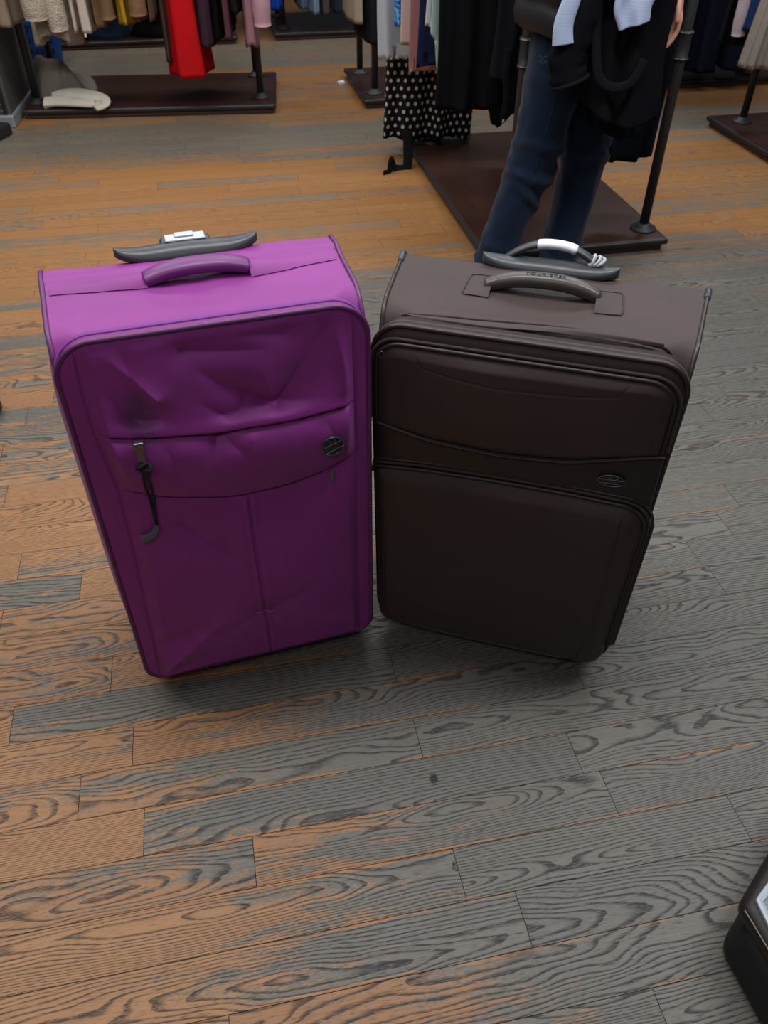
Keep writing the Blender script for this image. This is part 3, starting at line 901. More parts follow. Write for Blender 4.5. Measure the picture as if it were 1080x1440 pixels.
    for k, (dx, an) in enumerate(((0, .4), (.006, .9), (.011, 1.5), (.004, 2.0))):
        c = np.array(P[37]) + (dx - .004, 0, .002)
        d1 = np.array([math.sin(an) * .4, 0, math.cos(an) * .3 + .2]); d1 /= np.linalg.norm(d1); d2 = np.array([0, 1., 0])
        ms.add(*sweep([c + .011 * (d1 * math.cos(a) * 1.0 + d2 * math.sin(a) * 1.35) for a in np.linspace(0, 2 * PI, 26, endpoint=False)], .003, closed=True, n=8, up=(1, 0, 0)))
    so = ms.build('string_loop', M['grey_string'], pg); so['label'] = 'grey white string wound round the grip end'
    # piping of the side panels with grey caps on the back corners
    for sg in (-1, 1):
        def X(y, z): return sg * (.2495 + (.2725 - .2495) * (y - .060) / .246) * (.955 + .045 * (z - .052) / (ZT - .052))
        pp = []
        for k in range(9): z = .09 + (ZT - .11) * k / 8; pp.append((X(.306, z), .306, z))
        for k in range(1, 7): a = k / 6 * PI / 2; yy = .286 + .02 * math.cos(a); pp.append((X(yy, ZT), yy, ZT - .02 + .02 * math.sin(a)))
        i1 = len(pp)
        for k in range(1, 13): yy = .286 - (.286 - .126) * k / 12; pp.append((X(yy, ZT), yy, ZT + dz(X(yy, ZT), yy)))
        for k in range(1, 11): a = PI / 2 + k / 10 * PI / 2; yy = .126 + .066 * math.cos(a); z = ZT - .066 + .066 * math.sin(a); pp.append((X(yy, z), yy, z))
        for k in range(1, 10): z = ZT - .066 - (ZT - .066 - .09) * k / 9; pp.append((X(.060, z), .060, z))
        tube('side_piping', dens(pp, .006, False), .0040, M['brown_pipe'], B, n=10, up=(sg, 0, 0))
        cap = pp[i1 - 4:i1 + 2]
        c = tube('corner_cap', dens(cap, .004, False), .0060, M['dark_plastic'], B, n=12, up=(sg, 0, 0))
    for x in (-.19, .19): wheel(B, x, .278)
    for x in (-.18, .18):
        V, F = lathe([(.012, 0), (.016, .004), (.019, .055)], 20, (x, .095, 0)); link('foot', V, F, M['black_plastic'], B)
    return B

# ------------------------------------------------------------------ racks
def rack(name, label, frame, L, W, posts, rails, along_v=False, height=1.42, group='low wooden clothes racks', zrail=1.40):
    """frame = (x, y, yaw) of the near-left corner; local x to the right, local y away from the camera"""
    lx, ly = (W, L) if along_v else (L, W)
    R = thing(name, label, 'clothes rack', (frame[0], frame[1], 0), frame[2], group)
    V, F = rbox(.016, lx - .016, .016, ly - .016, .0, .027, .006, 2); link('plinth', V, F, M['plinth'], R, False)
    V, F = rbox(0, lx, 0, ly, .0255, .050, .010, 3); link('edge_band', V, F, M['edge_black'], R, False)
    V, F = rbox(.011, lx - .011, .011, ly - .011, .044, .0512, .003, 2)
    U = [(v[0], v[1]) if along_v else (v[1], v[0]) for v in V]; link('deck', V, F, M['base_wood'], R, False, U)
    for (px_, py_) in posts:
        V, F = lathe([(.0185, .049), (.0185, height)], 20, (px_, py_, 0)); p = link('post', V, F, M['pole'], R)
        V, F = lathe([(.050, .0505), (.052, .054), (.050, .059), (.030, .063), (.027, .074), (.0195, .076)], 24, (px_, py_, 0)); link('flange', V, F, M['pole'], p)
        V, F = lathe([(.020, .652), (.0255, .654), (.0255, .662), (.0225, .665), (.0225, .731), (.0255, .734), (.0255, .742), (.020, .744)], 24, (px_, py_, 0)); link('coupling', V, F, M['pole'], p)
        for zz in (.658, .738): tube('coupling_ring', [(px_ + .0255 * math.cos(a), py_ + .0255 * math.sin(a), zz) for a in np.linspace(0, 2 * PI, 28, endpoint=False)], .0022, M['ring_metal'], p, closed=True, n=6)
    for a, b in rails:
        tube('rail', [(*a, zrail), (*b, zrail)], .0165, M['pole'], R, n=16)
    return R

def rackpt(o, u, v):
    c, s_ = math.cos(o[2]), math.sin(o[2])
    return o[0] + c * u - s_ * v, o[1] + s_ * u + c * v

def garment(name, label, cat, origin, u, v, ang, zt, zh, wt, wh, th, mat, group=None, k=5, amp=.012, seed=0, hem=None, shoulder=.10, fuzz=0., sleeves=(), nth=100, nzv=46, flare_t=1.0, shift=0.0, ef=.22):
    """hanging garment; ang=0: its width lies along the boards, ang=90: across them"""
    cx, cy = rackpt(origin, u, v)
    G = thing(name, label, cat, (cx, cy, 0), origin[2] + math.radians(ang), group)
    rng = random.Random(seed * 13 + 5); ph = [rng.random() * 6.28 for _ in range(6)]
    V = []; U = []
    for j in range(nzv):
        s = j / (nzv - 1)
        for i in range(nth):
            a = i / nth * 2 * PI; c, sn = math.cos(a), math.sin(a)
            w = wh + (wt - wh) * s ** .8
            t = th * (1 + (flare_t - 1) * (1 - s))
            X = w * math.copysign(abs(c) ** .85, c)
            f = amp * (1.08 - s) ** .8
            Y = t * math.copysign(abs(sn) ** .7, sn)
            q = X / max(w, .01)
            Y += f * math.sin(k * q * 2.2 + ph[0] + .8 * math.sin(3 * s + ph[1])) + f * .5 * math.sin(k * 1.7 * q * 2 + ph[2])
            rp = (1 - s) ** .6 * math.sin(7 * a + ph[5] + 1.5 * s) * ef
            Y *= 1 + rp; X *= 1 + .12 * rp
            X += f * .5 * math.sin(6 * s + ph[3]) + shift * (1 - s)
            zb = zh + (hem(q) if hem else 0) + .006 * math.sin(3 * q + ph[4]) 
            ztp = zt - shoulder * abs(q) ** 1.6
            Z = zb + (ztp - zb) * s
            if fuzz:
                nn = nz(X * 60 + seed, Y * 60, Z * 60) * fuzz + nz(X * 22 + seed, Y * 22, Z * 22) * fuzz
                X += c * nn; Y += sn * nn; Z += nn * .5
            V.append((X, Y, Z)); U.append((a / 2 / PI * (4 * w * .55 + 2 * t) * 1.15, Z))
    ar = [0.0]
    for i in range(1, nth): ar.append(ar[-1] + math.dist(V[8 * nth + i], V[8 * nth + i - 1]))
    U = [(ar[q % nth], U[q][1]) for q in range(len(V))]
    F = grid_faces(nzv, nth, True)
    n0 = len(V)
    for i in range(nth):            # turn the hem inwards and close the lining
        x, y, z = V[i]; V.append((x * .93, y * .8, z + .004)); U.append((0, z))
    for i in range(nth):
        x, y, z = V[i]; V.append((x * .90, y * .7, z + .05)); U.append((0, z))
    for i in range(nth):
        F.append((i, n0 + i, n0 + (i + 1) % nth, (i + 1) % nth)); F.append((n0 + i, n0 + nth + i, n0 + nth + (i + 1) % nth, n0 + (i + 1) % nth))
    F.append(tuple(n0 + nth + i for i in range(nth)))
    F.append(tuple((nzv - 1) * nth + i for i in range(nth)))
    link('body', V, F, mat, G, True, U)
    # hanger hook over the rail
    hk = bez([(0, 0, zt - .005), (0, 0, 1.385), (0, .02, 1.40), (0, .012, 1.417), (0, -.012, 1.419), (0, -.021, 1.405)], 30)
    if ang: hk = [(p[1], p[0], p[2]) for p in hk] if False else hk
    tube('hanger_hook', hk if zt < 1.38 else [(0, 0, zt - .01), (0, 0, zt)], .0022, M['ring_metal'], G, n=6, up=(1, 0, 0))
    for (sx, sy, zs, r0, r1, lean) in sleeves:     # sx: where along the width, sy: sideways offset
        top = (sx * .97, sy * .4, zt - shoulder - .02)
        pts = bez([top, (sx * 1.0 + lean * .4, sy * .8, (zt + zs) / 2 + .05), (sx + lean, sy, zs)], 30)
        m = len(pts); rr = [r0 + (r1 - r0) * i / (m - 1) for i in range(m)]
        rr = [r * (1 + .06 * math.sin(i * .9 + seed)) for i, r in enumerate(rr)]
        V, F, U = sweep(pts, rr, [r * .8 for r in rr], n=22, caps=False, up=(0, 1, 0))
        V = [np.array(v) for v in V]
        if fuzz:
            V = [v + np.array([nz(v[0] * 60 + seed, v[1] * 60, v[2] * 60), nz(v[1] * 60, v[2] * 60, v[0] * 60), 0]) * fuzz for v in V]
        n0 = len(V) - 22; e = np.array(pts[-1]); base = len(V)
        for i in range(22): V.append(e + (V[n0 + i] - e) * .84 + (0, 0, .002))
        for i in range(22): V.append(e + (V[n0 + i] - e) * .80 + (0, 0, .09))
        for i in range(22):
            F.append((n0 + i, base + i, base + (i + 1) % 22, n0 + (i + 1) % 22)); F.append((base + i, base + 22 + i, base + 22 + (i + 1) % 22, base + (i + 1) % 22))
        F.append(tuple(base + 22 + i for i in range(22))); F.append(tuple(range(22))[::-1])
        link('sleeve', V, F, mat, G)
    return G

def heap(name, label, cat, x, y, z0, rx, ry, h, mat, rz=0., seed=0, folds=3, group=None, z_edge=.004):
    """crumpled cloth lying on a surface"""
    n = 70; m = 26; V = []
    for j in range(m):
        f = j / (m - 1)
        for i in range(n):
            a = i / n * 2 * PI
            k = 1 + .22 * nz(math.cos(a) * 1.4 + seed, math.sin(a) * 1.4, seed * .7) + .10 * nz(math.cos(a) * 4 + seed, math.sin(a) * 4, 3.)
            X = rx * f * k * math.cos(a); Y = ry * f * k * math.sin(a)
            env = (1 - f ** 3) ** .7
            q = nz(X * 9 + seed, Y * 9, seed) * .6 + .4 * math.sin(folds * (X / rx * 1.3 + Y / ry) + seed + 2 * nz(X * 6, Y * 6, seed))
            V.append((X, Y, z_edge + h * env * (.55 + .6 * q) if f < 1 else 0.001))
    F = grid_faces(m, n, True); F.append(tuple((m - 1) * n + i for i in range(n))); F = [f[::-1] for f in F]
    o = link(name, V, F, mat); o.location = (x, y, z0); o.rotation_euler = (0, 0, rz)
    return tag(o, label, cat, group)

def ribbon(path, w, th, up):
    return sweep(path, w, th, up=up, n=8, power=.5)

# ------------------------------------------------------------------ build
JP = [(-0.473, 0.849), (-0.555, 1.012), (-0.216, 0.628), (0.129, 0.607), (0.066, 0.871), (0.628, 0.711), (0.36, 0.839), (0.018, 1.045), (0.399, 1.018), (0.414, 0.411), (0.945, 1.932), (0.897, 1.57), (0.766, 1.28), (-1.024, 1.891), (-0.963, 1.551), (1.402, 3.444), (1.494, 3.398), (1.457, 3.221), (-0.224, 0.39), (0.231, 0.516), (-1.52, 3.478), (-1.184, 3.451), (-1.034, 3.719), (-1.313, 3.751), (-0.506, 4.036), (-0.237, 4.0), (-0.384, 3.675), (-0.126, 3.472), (0.057, 3.343), (-0.209, 3.618), (-1.431, 3.325), (-1.191, 3.291), (-0.918, 3.243), (1.486, 3.88), (1.37, 3.69), (1.279, 2.508), (1.013, 2.109), (-0.835, 1.175)]
build_floor(JP)
build_purple()
build_brown()

FL_ = (-1.972, 4.705, math.radians(5.8))
FM = (-.123, 4.9345, YAW)
FP = (.372, 2.914, YAW)
FC = (-.800, 6.596, YAW)
FR_ = (1.7487 + .26, 4.6 - 1.30, YAW)
FF = (1.25, 5.27, YAW)
FD = (-2.52, 6.20, YAW)
rack('display_rack', 'low dark clothes rack with a red dress hanging over its base', FL_, 1.37, .71, [(.055, .15), (1.286, .15), (.055, .62), (1.25, .62)], [((-.02, .15), (1.35, .15)), ((-.02, .62), (1.35, .62))])
rack('display_rack', 'low dark rack base with two posts, behind the white dotted skirt', FM, 1.41, .72, [(.086, .13), (.08, .58), (1.32, .13), (1.32, .58)], [((.0, .13), (1.41, .13)), ((.0, .58), (1.41, .58))])
rack('display_rack', 'reddish brown rack base right behind the brown suitcase', FP, 1.41, .75, [(.12, .11), (.689, .11), (.12, 1.30), (.63, 1.32)], [((.12, .03), (.12, 1.40)), ((.689, .03), (.689, 1.40))], True)
rack('display_rack', 'far dark rack hung with blue jeans, top centre of the photo', FC, 1.41, .72, [(.082, .15), (.082, .58), (1.32, .15), (1.32, .58)], [((.0, .15), (1.41, .15)), ((.0, .58), (1.41, .58))])
rack('display_rack', 'brown rack base at the right edge below a pleated skirt', FR_, 1.41, .75, [(.13, .13), (.62, .13), (.13, 1.27), (.62, 1.27)], [((.13, .03), (.13, 1.38)), ((.62, .03), (.62, 1.38))], True)
rack('display_rack', 'far black rack base beneath the navy coats, top right', FF, 1.41, .72, [(.09, .15), (.09, .58), (1.32, .15), (1.32, .58)], [((.0, .15), (1.41, .15)), ((.0, .58), (1.41, .58))])
rack('display_rack', 'far black rack base heaped with jeans, beyond the red dress', FD, 1.50, .72, [(.09, .15), (.09, .58), (1.42, .15), (1.42, .58)], [((.0, .15), (1.50, .15)), ((.0, .58), (1.50, .58))])

# --- garments of the left rack (hung across the front rail)
GL = 'clothes on the left rack'
sh = cm('sherpa', (.50, .43, .35), bump=1., bscale=130., bdist=.012, vary=.25)
cream = cm('cream', (.52, .45, .37)); tan = cm('tan_teddy', (.20, .115, .06), bump=1., bscale=240., bdist=.005, vary=.25)
def left(name, label, cat, u0, u1, zh, mat, **k):
    kk = dict(k=4, amp=.006, wt=.19, wh=.235, th=(u1 - u0) / 2 * .92)
    kk.update(k)
    return garment(name, label, cat, FL_, (u0 + u1) / 2, .15, 90, 1.34, zh, kk.pop('wt'), kk.pop('wh'), kk.pop('th'), mat, GL, **kk)
left('coat', 'plain beige coat at the far left end of the left rack', 'coat', -.03, .125, .455, cm('beige', (.30, .23, .17)), seed=1)
left('coat', 'cream white fleece coat with fluffy sleeves', 'coat', .155, .375, .345, sh, seed=2, fuzz=.006, hem=lambda q: .03 * q * q + .05 * abs(q) ** 6,
     sleeves=((-.27, .03, .500, .080, .074, 0), (-.24, -.055, .445, .060, .060, 0)))
left('cardigan', 'short cream cardigan next to the fleece coat', 'cardigan', .378, .412, .435, cream, seed=3)
left('cardigan', 'long pale cream cardigan with a slanting hem', 'cardigan', .415, .475, .425, cm('pale_cream', (.56, .49, .43)), seed=4, flare_t=1.25, shift=.0)
left('coat', 'tan teddy coat with an open cuff showing', 'coat', .478, .552, .45, tan, seed=5, fuzz=.004, sleeves=((-.235, -.058, .49, .05, .042, 0),))
left('dress', 'mustard yellow dress between the two tan teddy coats', 'dress', .622, .672, .462, cm('mustard', (.42, .26, .015)), seed=6, flare_t=1.5)
left('coat', 'fluffy golden brown coat with one dark cuff opening', 'coat', .678, .752, .47, cm('golden_fluff', (.24, .13, .07), bump=1., bscale=200., bdist=.006, vary=.3), seed=7, fuzz=.006, sleeves=((-.24, -.01, .505, .056, .050, 0),))
left('jacket', 'olive brown jacket left of the red dress', 'jacket', .757, .803, .47, cm('olive_brown', (.10, .062, .035), bump=.8, bscale=150., bdist=.004), seed=8, fuzz=.003)
left('trousers', 'long dark brown trousers hanging left of the red dress', 'trousers', .806, .858, .262, cm('dark_brown', (.075, .048, .034)), seed=9, wt=.15, wh=.15, hem=lambda q: .12 * float(sm(.1, -.2, q) * 0) )
left('dress', 'long bright red dress', 'dress', .868, .995, .205, cm('red', (.50, .006, .010), bump=.2), seed=10, k=3, amp=.012, flare_t=1.55, shift=0., wh=.25)
left('coat', 'dark plum coat right of the red dress', 'coat', .999, .085 + 1.0, .345, cm('plum', (.040, .018, .030)), seed=11, flare_t=1.25)
left('coat', 'thin black coat between plum coat and mauve cardigan', 'coat', 1.092, 1.125, .375, cm('black', (.004, .004, .005)), seed=12)
left('cardigan', 'dusky mauve cardigan right of the thin black coat', 'cardigan', 1.130, 1.178, .39, cm('mauve', (.085, .036, .045)), seed=13)
left('jacket', 'short black fur jacket', 'jacket', 1.183, 1.225, .50, cm('black_fur', (.010, .012, .010), bump=1., bscale=180., bdist=.006), seed=14, fuzz=.008)
left('coat', 'dusty pink coat at the right end of the left rack', 'coat', 1.232, 1.300, .325, cm('dusty_pink', (.33, .17, .20)), seed=15, hem=lambda q: .03 * abs(q) ** 4)
left('jacket', 'light pink jacket whose sleeve hangs beside the right post', 'jacket', 1.312, 1.352, .47, cm('light_pink', (.50, .29, .34)), seed=16, sleeves=((-.24, -.005, .45, .052, .056, .0),))

# --- fallen clothes on that base
def on(frame, u, v): return rackpt(frame, u, v)
x, y = on(FL_, .175, .31); heap('sweater', 'crumpled grey sweater fallen on the left rack base', 'sweater', x, y, .0513, .18, .16, .24, cm('fallen_grey', (.19, .165, .145)), .3, 3, 2)
x, y = on(FL_, .28, .055)
sc = MB()
def cl(path, w, th, up): return sweep(path, w, th, up=up, n=16, power=.75)
for pts, w, th, up in (([(-.17, .02, .016), (-.10, .03, .022), (0, .02, .022), (.09, .02, .020), (.15, .0, .018)], .060, .014, (0, -.15, 1)),
                       ([(-.16, -.01, .030), (-.09, -.018, .034), (-.01, -.03, .034), (.06, -.035, .030), (.11, -.03, .026)], .034, .012, (0, -.5, 1)),
                       ([(-.12, .03, .045), (-.06, .035, .060), (.01, .03, .064), (.07, .022, .058), (.125, .012, .048), (.165, -.012, .034), (.168, -.045, .020), (.140, -.066, .012), (.118, -.082, .012)], .026, .010, (0, -.6, 1)),
                       ([(-.06, .0, .050), (-.01, -.012, .056), (.05, -.016, .054), (.10, -.010, .046), (.135, -.004, .038)], .020, .009, (0, -.9, 1))):
    sc.add(*cl(bez(pts, 50), w, th, up))
o = sc.build('scarf', cm('fallen_cream', (.55, .51, .43))); o.location = (x, y, .0495); o.rotation_euler = (0, 0, FL_[2])
tag(o, 'cream white scarf folded on the front edge of the left rack base', 'scarf')
x, y = on(FL_, .33, .19); heap('cloth', 'small mustard cloth peeking out beside the fallen grey sweater', 'cloth', x, y, .0513, .035, .05, .07, CL['mustard'], 0, 5, 2)

# --- middle rack and centre rack clothes
GM = 'clothes at the left end of the middle rack'
garment('shirt', 'plain beige shirt at the left end of the middle rack', 'shirt', FM, -.020, .22, 90, 1.33, .415, .17, .215, .031, cm('sand', (.33, .27, .20)), GM, seed=21, k=3, amp=.004)
garment('jacket', 'charcoal jacket beside the beige shirt', 'jacket', FM, .060, .22, 90, 1.33, .325, .17, .215, .046, cm('charcoal', (.012, .012, .015)), GM, seed=22, k=3, amp=.005)
for i, (u0, c) in enumerate(((.80, 'black coat hanging deep behind the long black cardigan'), (.93, 'black coat hanging deep behind the long black cardigan'), (1.06, 'black coat hanging deep behind the long black cardigan'), (1.20, 'black coat hanging deep behind the long black cardigan'))):
    garment('coat', c, 'coat', FM, u0, .13, 90, 1.33, .22 + .02 * i, .19, .23, .06, CL['black'], 'black coats on the middle rack', seed=30 + i)
GC = 'jeans on the far centre rack'
cols = [('denim_light', 'pale blue jeans', .30), ('denim_mid', 'mid blue jeans', .22), ('denim_light', 'pale faded jeans', .19), ('grey', 'grey brown trousers', .17), ('denim', 'dark navy jeans', .19), ('denim', 'darkest navy jeans', .22), ('denim_light', 'light washed jeans', .20), ('denim_mid', 'blue grey jeans', .21), ('denim', 'navy jeans', .24)]
side = ['at the left post', 'second from the left', 'third from the left', 'in the middle of the jeans', 'right of the grey brown trousers', 'deep in the row', 'right of the navy jeans', 'third from the right end', 'at the right end of the row']
uu = .13
for i, (mn, lab, zh) in enumerate(cols):
    m_ = M.get(mn) or cm('grey_brown', (.07, .06, .055))
    w = .034
    garment('jeans' if mn != 'grey' else 'trousers', lab + ' on the far centre rack, ' + side[i], 'jeans' if mn != 'grey' else 'trousers', FC, uu, .15, 90, 1.30, zh - .02, .19, .20, w, m_, GC, seed=40 + i, k=2, amp=.004); uu += .083
garment('shirt', 'bright blue shirt hanging left of the jeans, beyond the pink coat', 'shirt', FC, .02, .15, 90, 1.33, .205, .19, .22, .035, cm('royal_blue', (.010, .045, .34)), GC, seed=52)

# --- clothes on the left rail of the rack by the person
GP = 'clothes on the left rail behind the suitcases'
def pg(name, label, cat, ul, v, zh, mat, wh=.21, th=.02, **k):
    uc = ul + wh
    return garment(name, label, cat, FP, uc, v, 0, 1.34, zh, min(.2, wh), wh, th, mat, GP, **k)
pg('skirt', 'long black skirt with white dots', 'skirt', -.125, 1.30, .085, M['dots'], wh=.222, th=.055, k=5, amp=.018, seed=61, flare_t=1.2, shoulder=.02, hem=lambda q: .012 * math.sin(5 * q))
pg('blouse', 'pale grey blue blouse with a frilled hem', 'blouse', -.175, 1.17, .465, cm('pale_blue_grey', (.42, .46, .51)), wh=.20, th=.03, seed=62, k=4, amp=.008, hem=lambda q: .006 * math.sin(46 * q))
pg('shirt', 'blue swirl print shirt, mostly hidden by the cream top', 'shirt', -.125, 1.085, .605, M['blue_print'], th=.015, seed=63, amp=.005)
pg('top', 'cream top hanging over the dotted skirt', 'top', -.125, .985, .548, cm('shell_cream', (.56, .44, .40)), th=.022, seed=64, amp=.006)
pg('blouse', 'salmon pink blouse showing below the navy tunic', 'blouse', -.135, .760, .50, cm('salmon', (.43, .20, .20)), th=.016, seed=65, amp=.006)
pg('tunic', 'navy tunic between pink blouse and black cardigan', 'tunic', -.125, .645, .545, cm('navy', (.016, .020, .065)), th=.016, seed=66, amp=.006)
pg('blouse', 'white blouse peeking out left of the black cardigan', 'blouse', -.125, .545, .708, cm('white', (.56, .58, .60)), th=.014, seed=67, amp=.008, hem=lambda q: -.02 * float(sm(-1, -.7, q)))
pg('shirt', 'pale mint shirt with a rounded tail', 'shirt', -.125, .455, .56, cm('mint', (.38, .50, .48)), th=.014, seed=68, amp=.006, hem=lambda q: .16 * float(sm(-.75, -1.0, q)) - .03)
pg('cardigan', 'long black cardigan at the near end of the left rail', 'cardigan', -.125, .35, .470, cm('soft_black', (.0055, .0055, .007)), th=.03, seed=69, amp=.012, k=6)
g_ = garment('coat', 'open black coat with two low points, hanging behind the cardigan', 'coat', FP, .50, .98, 0, 1.34, .20, .2, .205, .03, CL['black'], 'clothes on the right rail', seed=70, amp=.008, hem=lambda q: .09 * max(0, 1 - (q / .8) ** 2) + .07 * float(sm(.8, 1., abs(q))))
j_ = garment('cardigan', 'dark charcoal tie cardigan with hanging belt ends', 'cardigan', FP, .20, .20, 0, 1.34, .60, .16, .17, .025, cm('faded_black', (.008, .009, .012)), GP, seed=71, amp=.012, k=6)
for (dx, zz, w) in ((-.12, .47, .012), (-.055, .54, .010)):
    pts = bez([(dx, -.035, .70), (dx - .006, -.042, .62), (dx + .004, -.040, .56), (dx, -.04, zz)], 24)
    V, F, U = sweep(pts, w, .003, up=(0, -1, 0), n=8, power=.6); be = link('tie_belt', V, F, CL['faded_black'], j_)
    V, F = lathe([(.004, -.006), (.005, 0), (.004, .006)], 10, (dx, -.042, zz)); link('belt_tip', V, F, M['silver'], be)
garment('coat', 'long navy black coat with a straight hem beside the near post', 'coat', FP, .600, .25, 0, 1.34, .288, .13, .135, .045, cm('navy_black', (.0045, .006, .012)), 'clothes on the right rail', seed=72, amp=.010, k=5)

# black belt hanging to the floor from the dotted skirt
bm = MB()
bm.add(*sweep(bez([(.105, 4.02, .16), (.104, 4.005, .10), (.106, 3.99, .05), (.100, 3.975, .006), (.075, 3.965, .003), (.045, 3.955, .010), (.030, 3.945, .045), (.022, 3.93, .040), (.016, 3.915, .004), (-.012, 3.895, .003)], 80), .022, .0022, up=(0, -1, .6), n=8, power=.5))
o = bm.build('belt', cm('belt_black', (.007, .007, .008), bump=.1)); tag(o, 'black cloth belt trailing on the floor below the dotted skirt', 'belt')

# --- right edge and far right racks
GR = 'clothes at the right edge'
def pleat(): return cm('pleat_grey', (.25, .22, .185))
garment('skirt', 'grey beige pleated skirt at the right edge', 'skirt', FR_, .085, 1.02, 0, 1.33, .355, .12, .215, .05, pleat(), GR, seed=81, k=16, amp=.012, shoulder=.02, hem=lambda q: -.02 * q)
garment('jacket', 'dark blue jacket behind the pleated skirt', 'jacket', FR_, .12, 1.13, 0, 1.33, .50, .19, .21, .03, cm('dark_blue', (.012, .03, .10)), GR, seed=82)
garment('cardigan', 'black cardigan with a pale pink sleeve hanging in front of it', 'cardigan', FR_, .04, 1.26, 0, 1.33, .43, .16, .17, .03, CL['black'], GR, seed=83)
g_ = garment('sweater', 'pale lilac pink sweater with one sleeve showing, right edge', 'sweater', FR_, .10, 1.19, 0, 1.33, .62, .17, .18, .022, cm('lilac_pink', (.40, .32, .36)), GR, seed=84, sleeves=((-.20, -.01, .475, .05, .035, .02),))
GF = 'coats on the far right rack'
for i, (u_, zh, lab) in enumerate(((.25, .16, 'black coat on the far right rack, mostly behind the rack post'), (.43, .14, 'black long coat on the far right rack, next to the post'), (.62, .115, 'navy long coat on the far right rack'), (.82, .12, 'navy coat at the right of the far right rack'), (.98, .20, 'black coat at the right end of the far right rack'))):
    garment('coat', lab, 'coat', FF, u_, .10, 90, 1.33, zh, .19, .23, .085, cm('deep_navy', (.005, .007, .016)) if 'navy' in lab else CL['black'], GF, seed=90 + i, k=4, amp=.008)
heap('cloth', 'pale grey cloth lying on the far right rack base', 'cloth', *on(FF, 1.04, .12), .0513, .07, .05, .09, cm('pale_grey', (.34, .34, .35)), 0, 9)

# --- far left: heap of jeans, basket
heap('jeans', 'dark navy jeans heaped on the far rack base, left end', 'jeans', *on(FD, .55, .17), .0513, .22, .12, .24, M['denim'], .2, 12)
heap('trousers', 'black trousers heaped beside the navy jeans on the far rack base', 'trousers', *on(FD, .95, .16), .0513, .20, .12, .20, CL['black'], .1, 13)
heap('jeans', 'pale blue jeans leg hanging from the far heap, behind the brown trousers', 'jeans', *on(FD, 1.19, .10), .0513, .07, .08, .12, M['denim_light'], .1, 14)
heap('trousers', 'black trousers at the right end of the far heap', 'trousers', *on(FD, 1.36, .17), .0513, .13, .12, .20, CL['black'], .1, 15)
for i, (u_, zh, mat, lab) in enumerate(((.35, .30, CL['black'], 'black trousers hanging far behind the fleece coat'), (.60, .31, M['denim'], 'navy jeans hanging far behind the tan coat'), (.85, .30, CL['black'], 'black skirt hanging far behind the mustard dress'), (1.10, .30, M['denim'], 'navy trousers hanging far behind the brown jacket'), (1.34, .24, CL['black'], 'black coat hanging far behind the plum coat'))):
    garment('trousers', lab, 'trousers', FD, u_, .15, 90, 1.33, zh, .18, .2, .105, mat, 'dark clothes on the far rack', seed=110 + i)
V, F = rbox(-.022, .022, -.002, .002, 0, .07, .0015, 2); o = link('price_tag', V, F, M['paper'], None, False); x, y = on(FD, .46, -.0); o.location = (x, y - .012, .085); o.rotation_euler = (-.25, .15, .1); tag(o, 'white paper tag sticking out of the navy jeans heap', 'tag')

def basket():
    bx, by = -2.22, 5.93
    B = thing('basket', 'blue plastic basket with holes behind the left rack', 'basket', (bx, by, 0), .1)
    blue = simple('blue_plastic', (.006, .055, .30), .5)
    V = []; n = 48
    prof = [(.105, .0), (.112, .006), (.135, .26), (.147, .262), (.147, .28), (.138, .28), (.125, .26), (.104, .012)]
    for r, z in prof:
        r *= .62; z *= .9
        for k in range(n):
            a = k / n * 2 * PI; q = (abs(math.cos(a)) ** 5 + abs(math.sin(a)) ** 5) ** -.2
            V.append((r * 1.3 * q * math.cos(a), r * q * math.sin(a), z))
    F = grid_faces(len(prof), n, True); F.append(tuple(range(n))[::-1]); F.append(tuple((len(prof) - 1) * n + k for k in range(n)))
    link('bin', V, F, blue, B, False)
    dk = simple('basket_hole_dark', (.004, .012, .04), .7)
    mb = MB()
    for row, z in enumerate((.09, .15, .21)):
        for k in range(5):
            x = -.066 + .033 * k
            yy = -(.107 + .033 * z / .28 * .9) * .62 - .003
            rb('hole', x - .009, x + .009, yy - .003, yy + .010, z - .014, z + .014, dk, B, .003)
basket()

# --- display cabinet at the left edge
def cabinet():
    c = thing('display_cabinet', 'grey display cabinet with a silver plinth at the left edge', 'cabinet', (-1.985, 4.60, 0), .12)
    rb('carcass', -.60, 0, .0, .70, .055, .46, simple('grey_laminate', (.075, .072, .072), .5), c, .004)
    rb('plinth', -.605, .012, -.028, .60, 0, .060, simple('plinth_silver', (.36, .38, .42), .4, .4), c, .006)
    rb('front_trim', -.036, -.018, -.010, .004, .060, .455, M['edge_black'], c, .002)
    rb('front_panel', -.58, -.036, -.007, .004, .065, .45, pat(), c, .002)
    return c
def pat():
    t = NT('brown_marbled_panel'); co = t.coord(); n = t.noise(co, 16., 3., .5, 2.5)
    t.set(Base_Color=t.mix(t.step(n, .45, .55), (.02, .014, .012), (.20, .13, .09)), Roughness=.5); return t.m
cabinet()
o = rb('storage_box', -.40, .0, 0, .30, 0, .06, simple('box_black', (.015, .016, .016), .5), None, .012, 3); o.location = (-2.02, 4.18, 0); o.rotation_euler = (0, 0, -.25); tag(o, 'low black box in front of the grey cabinet', 'box')

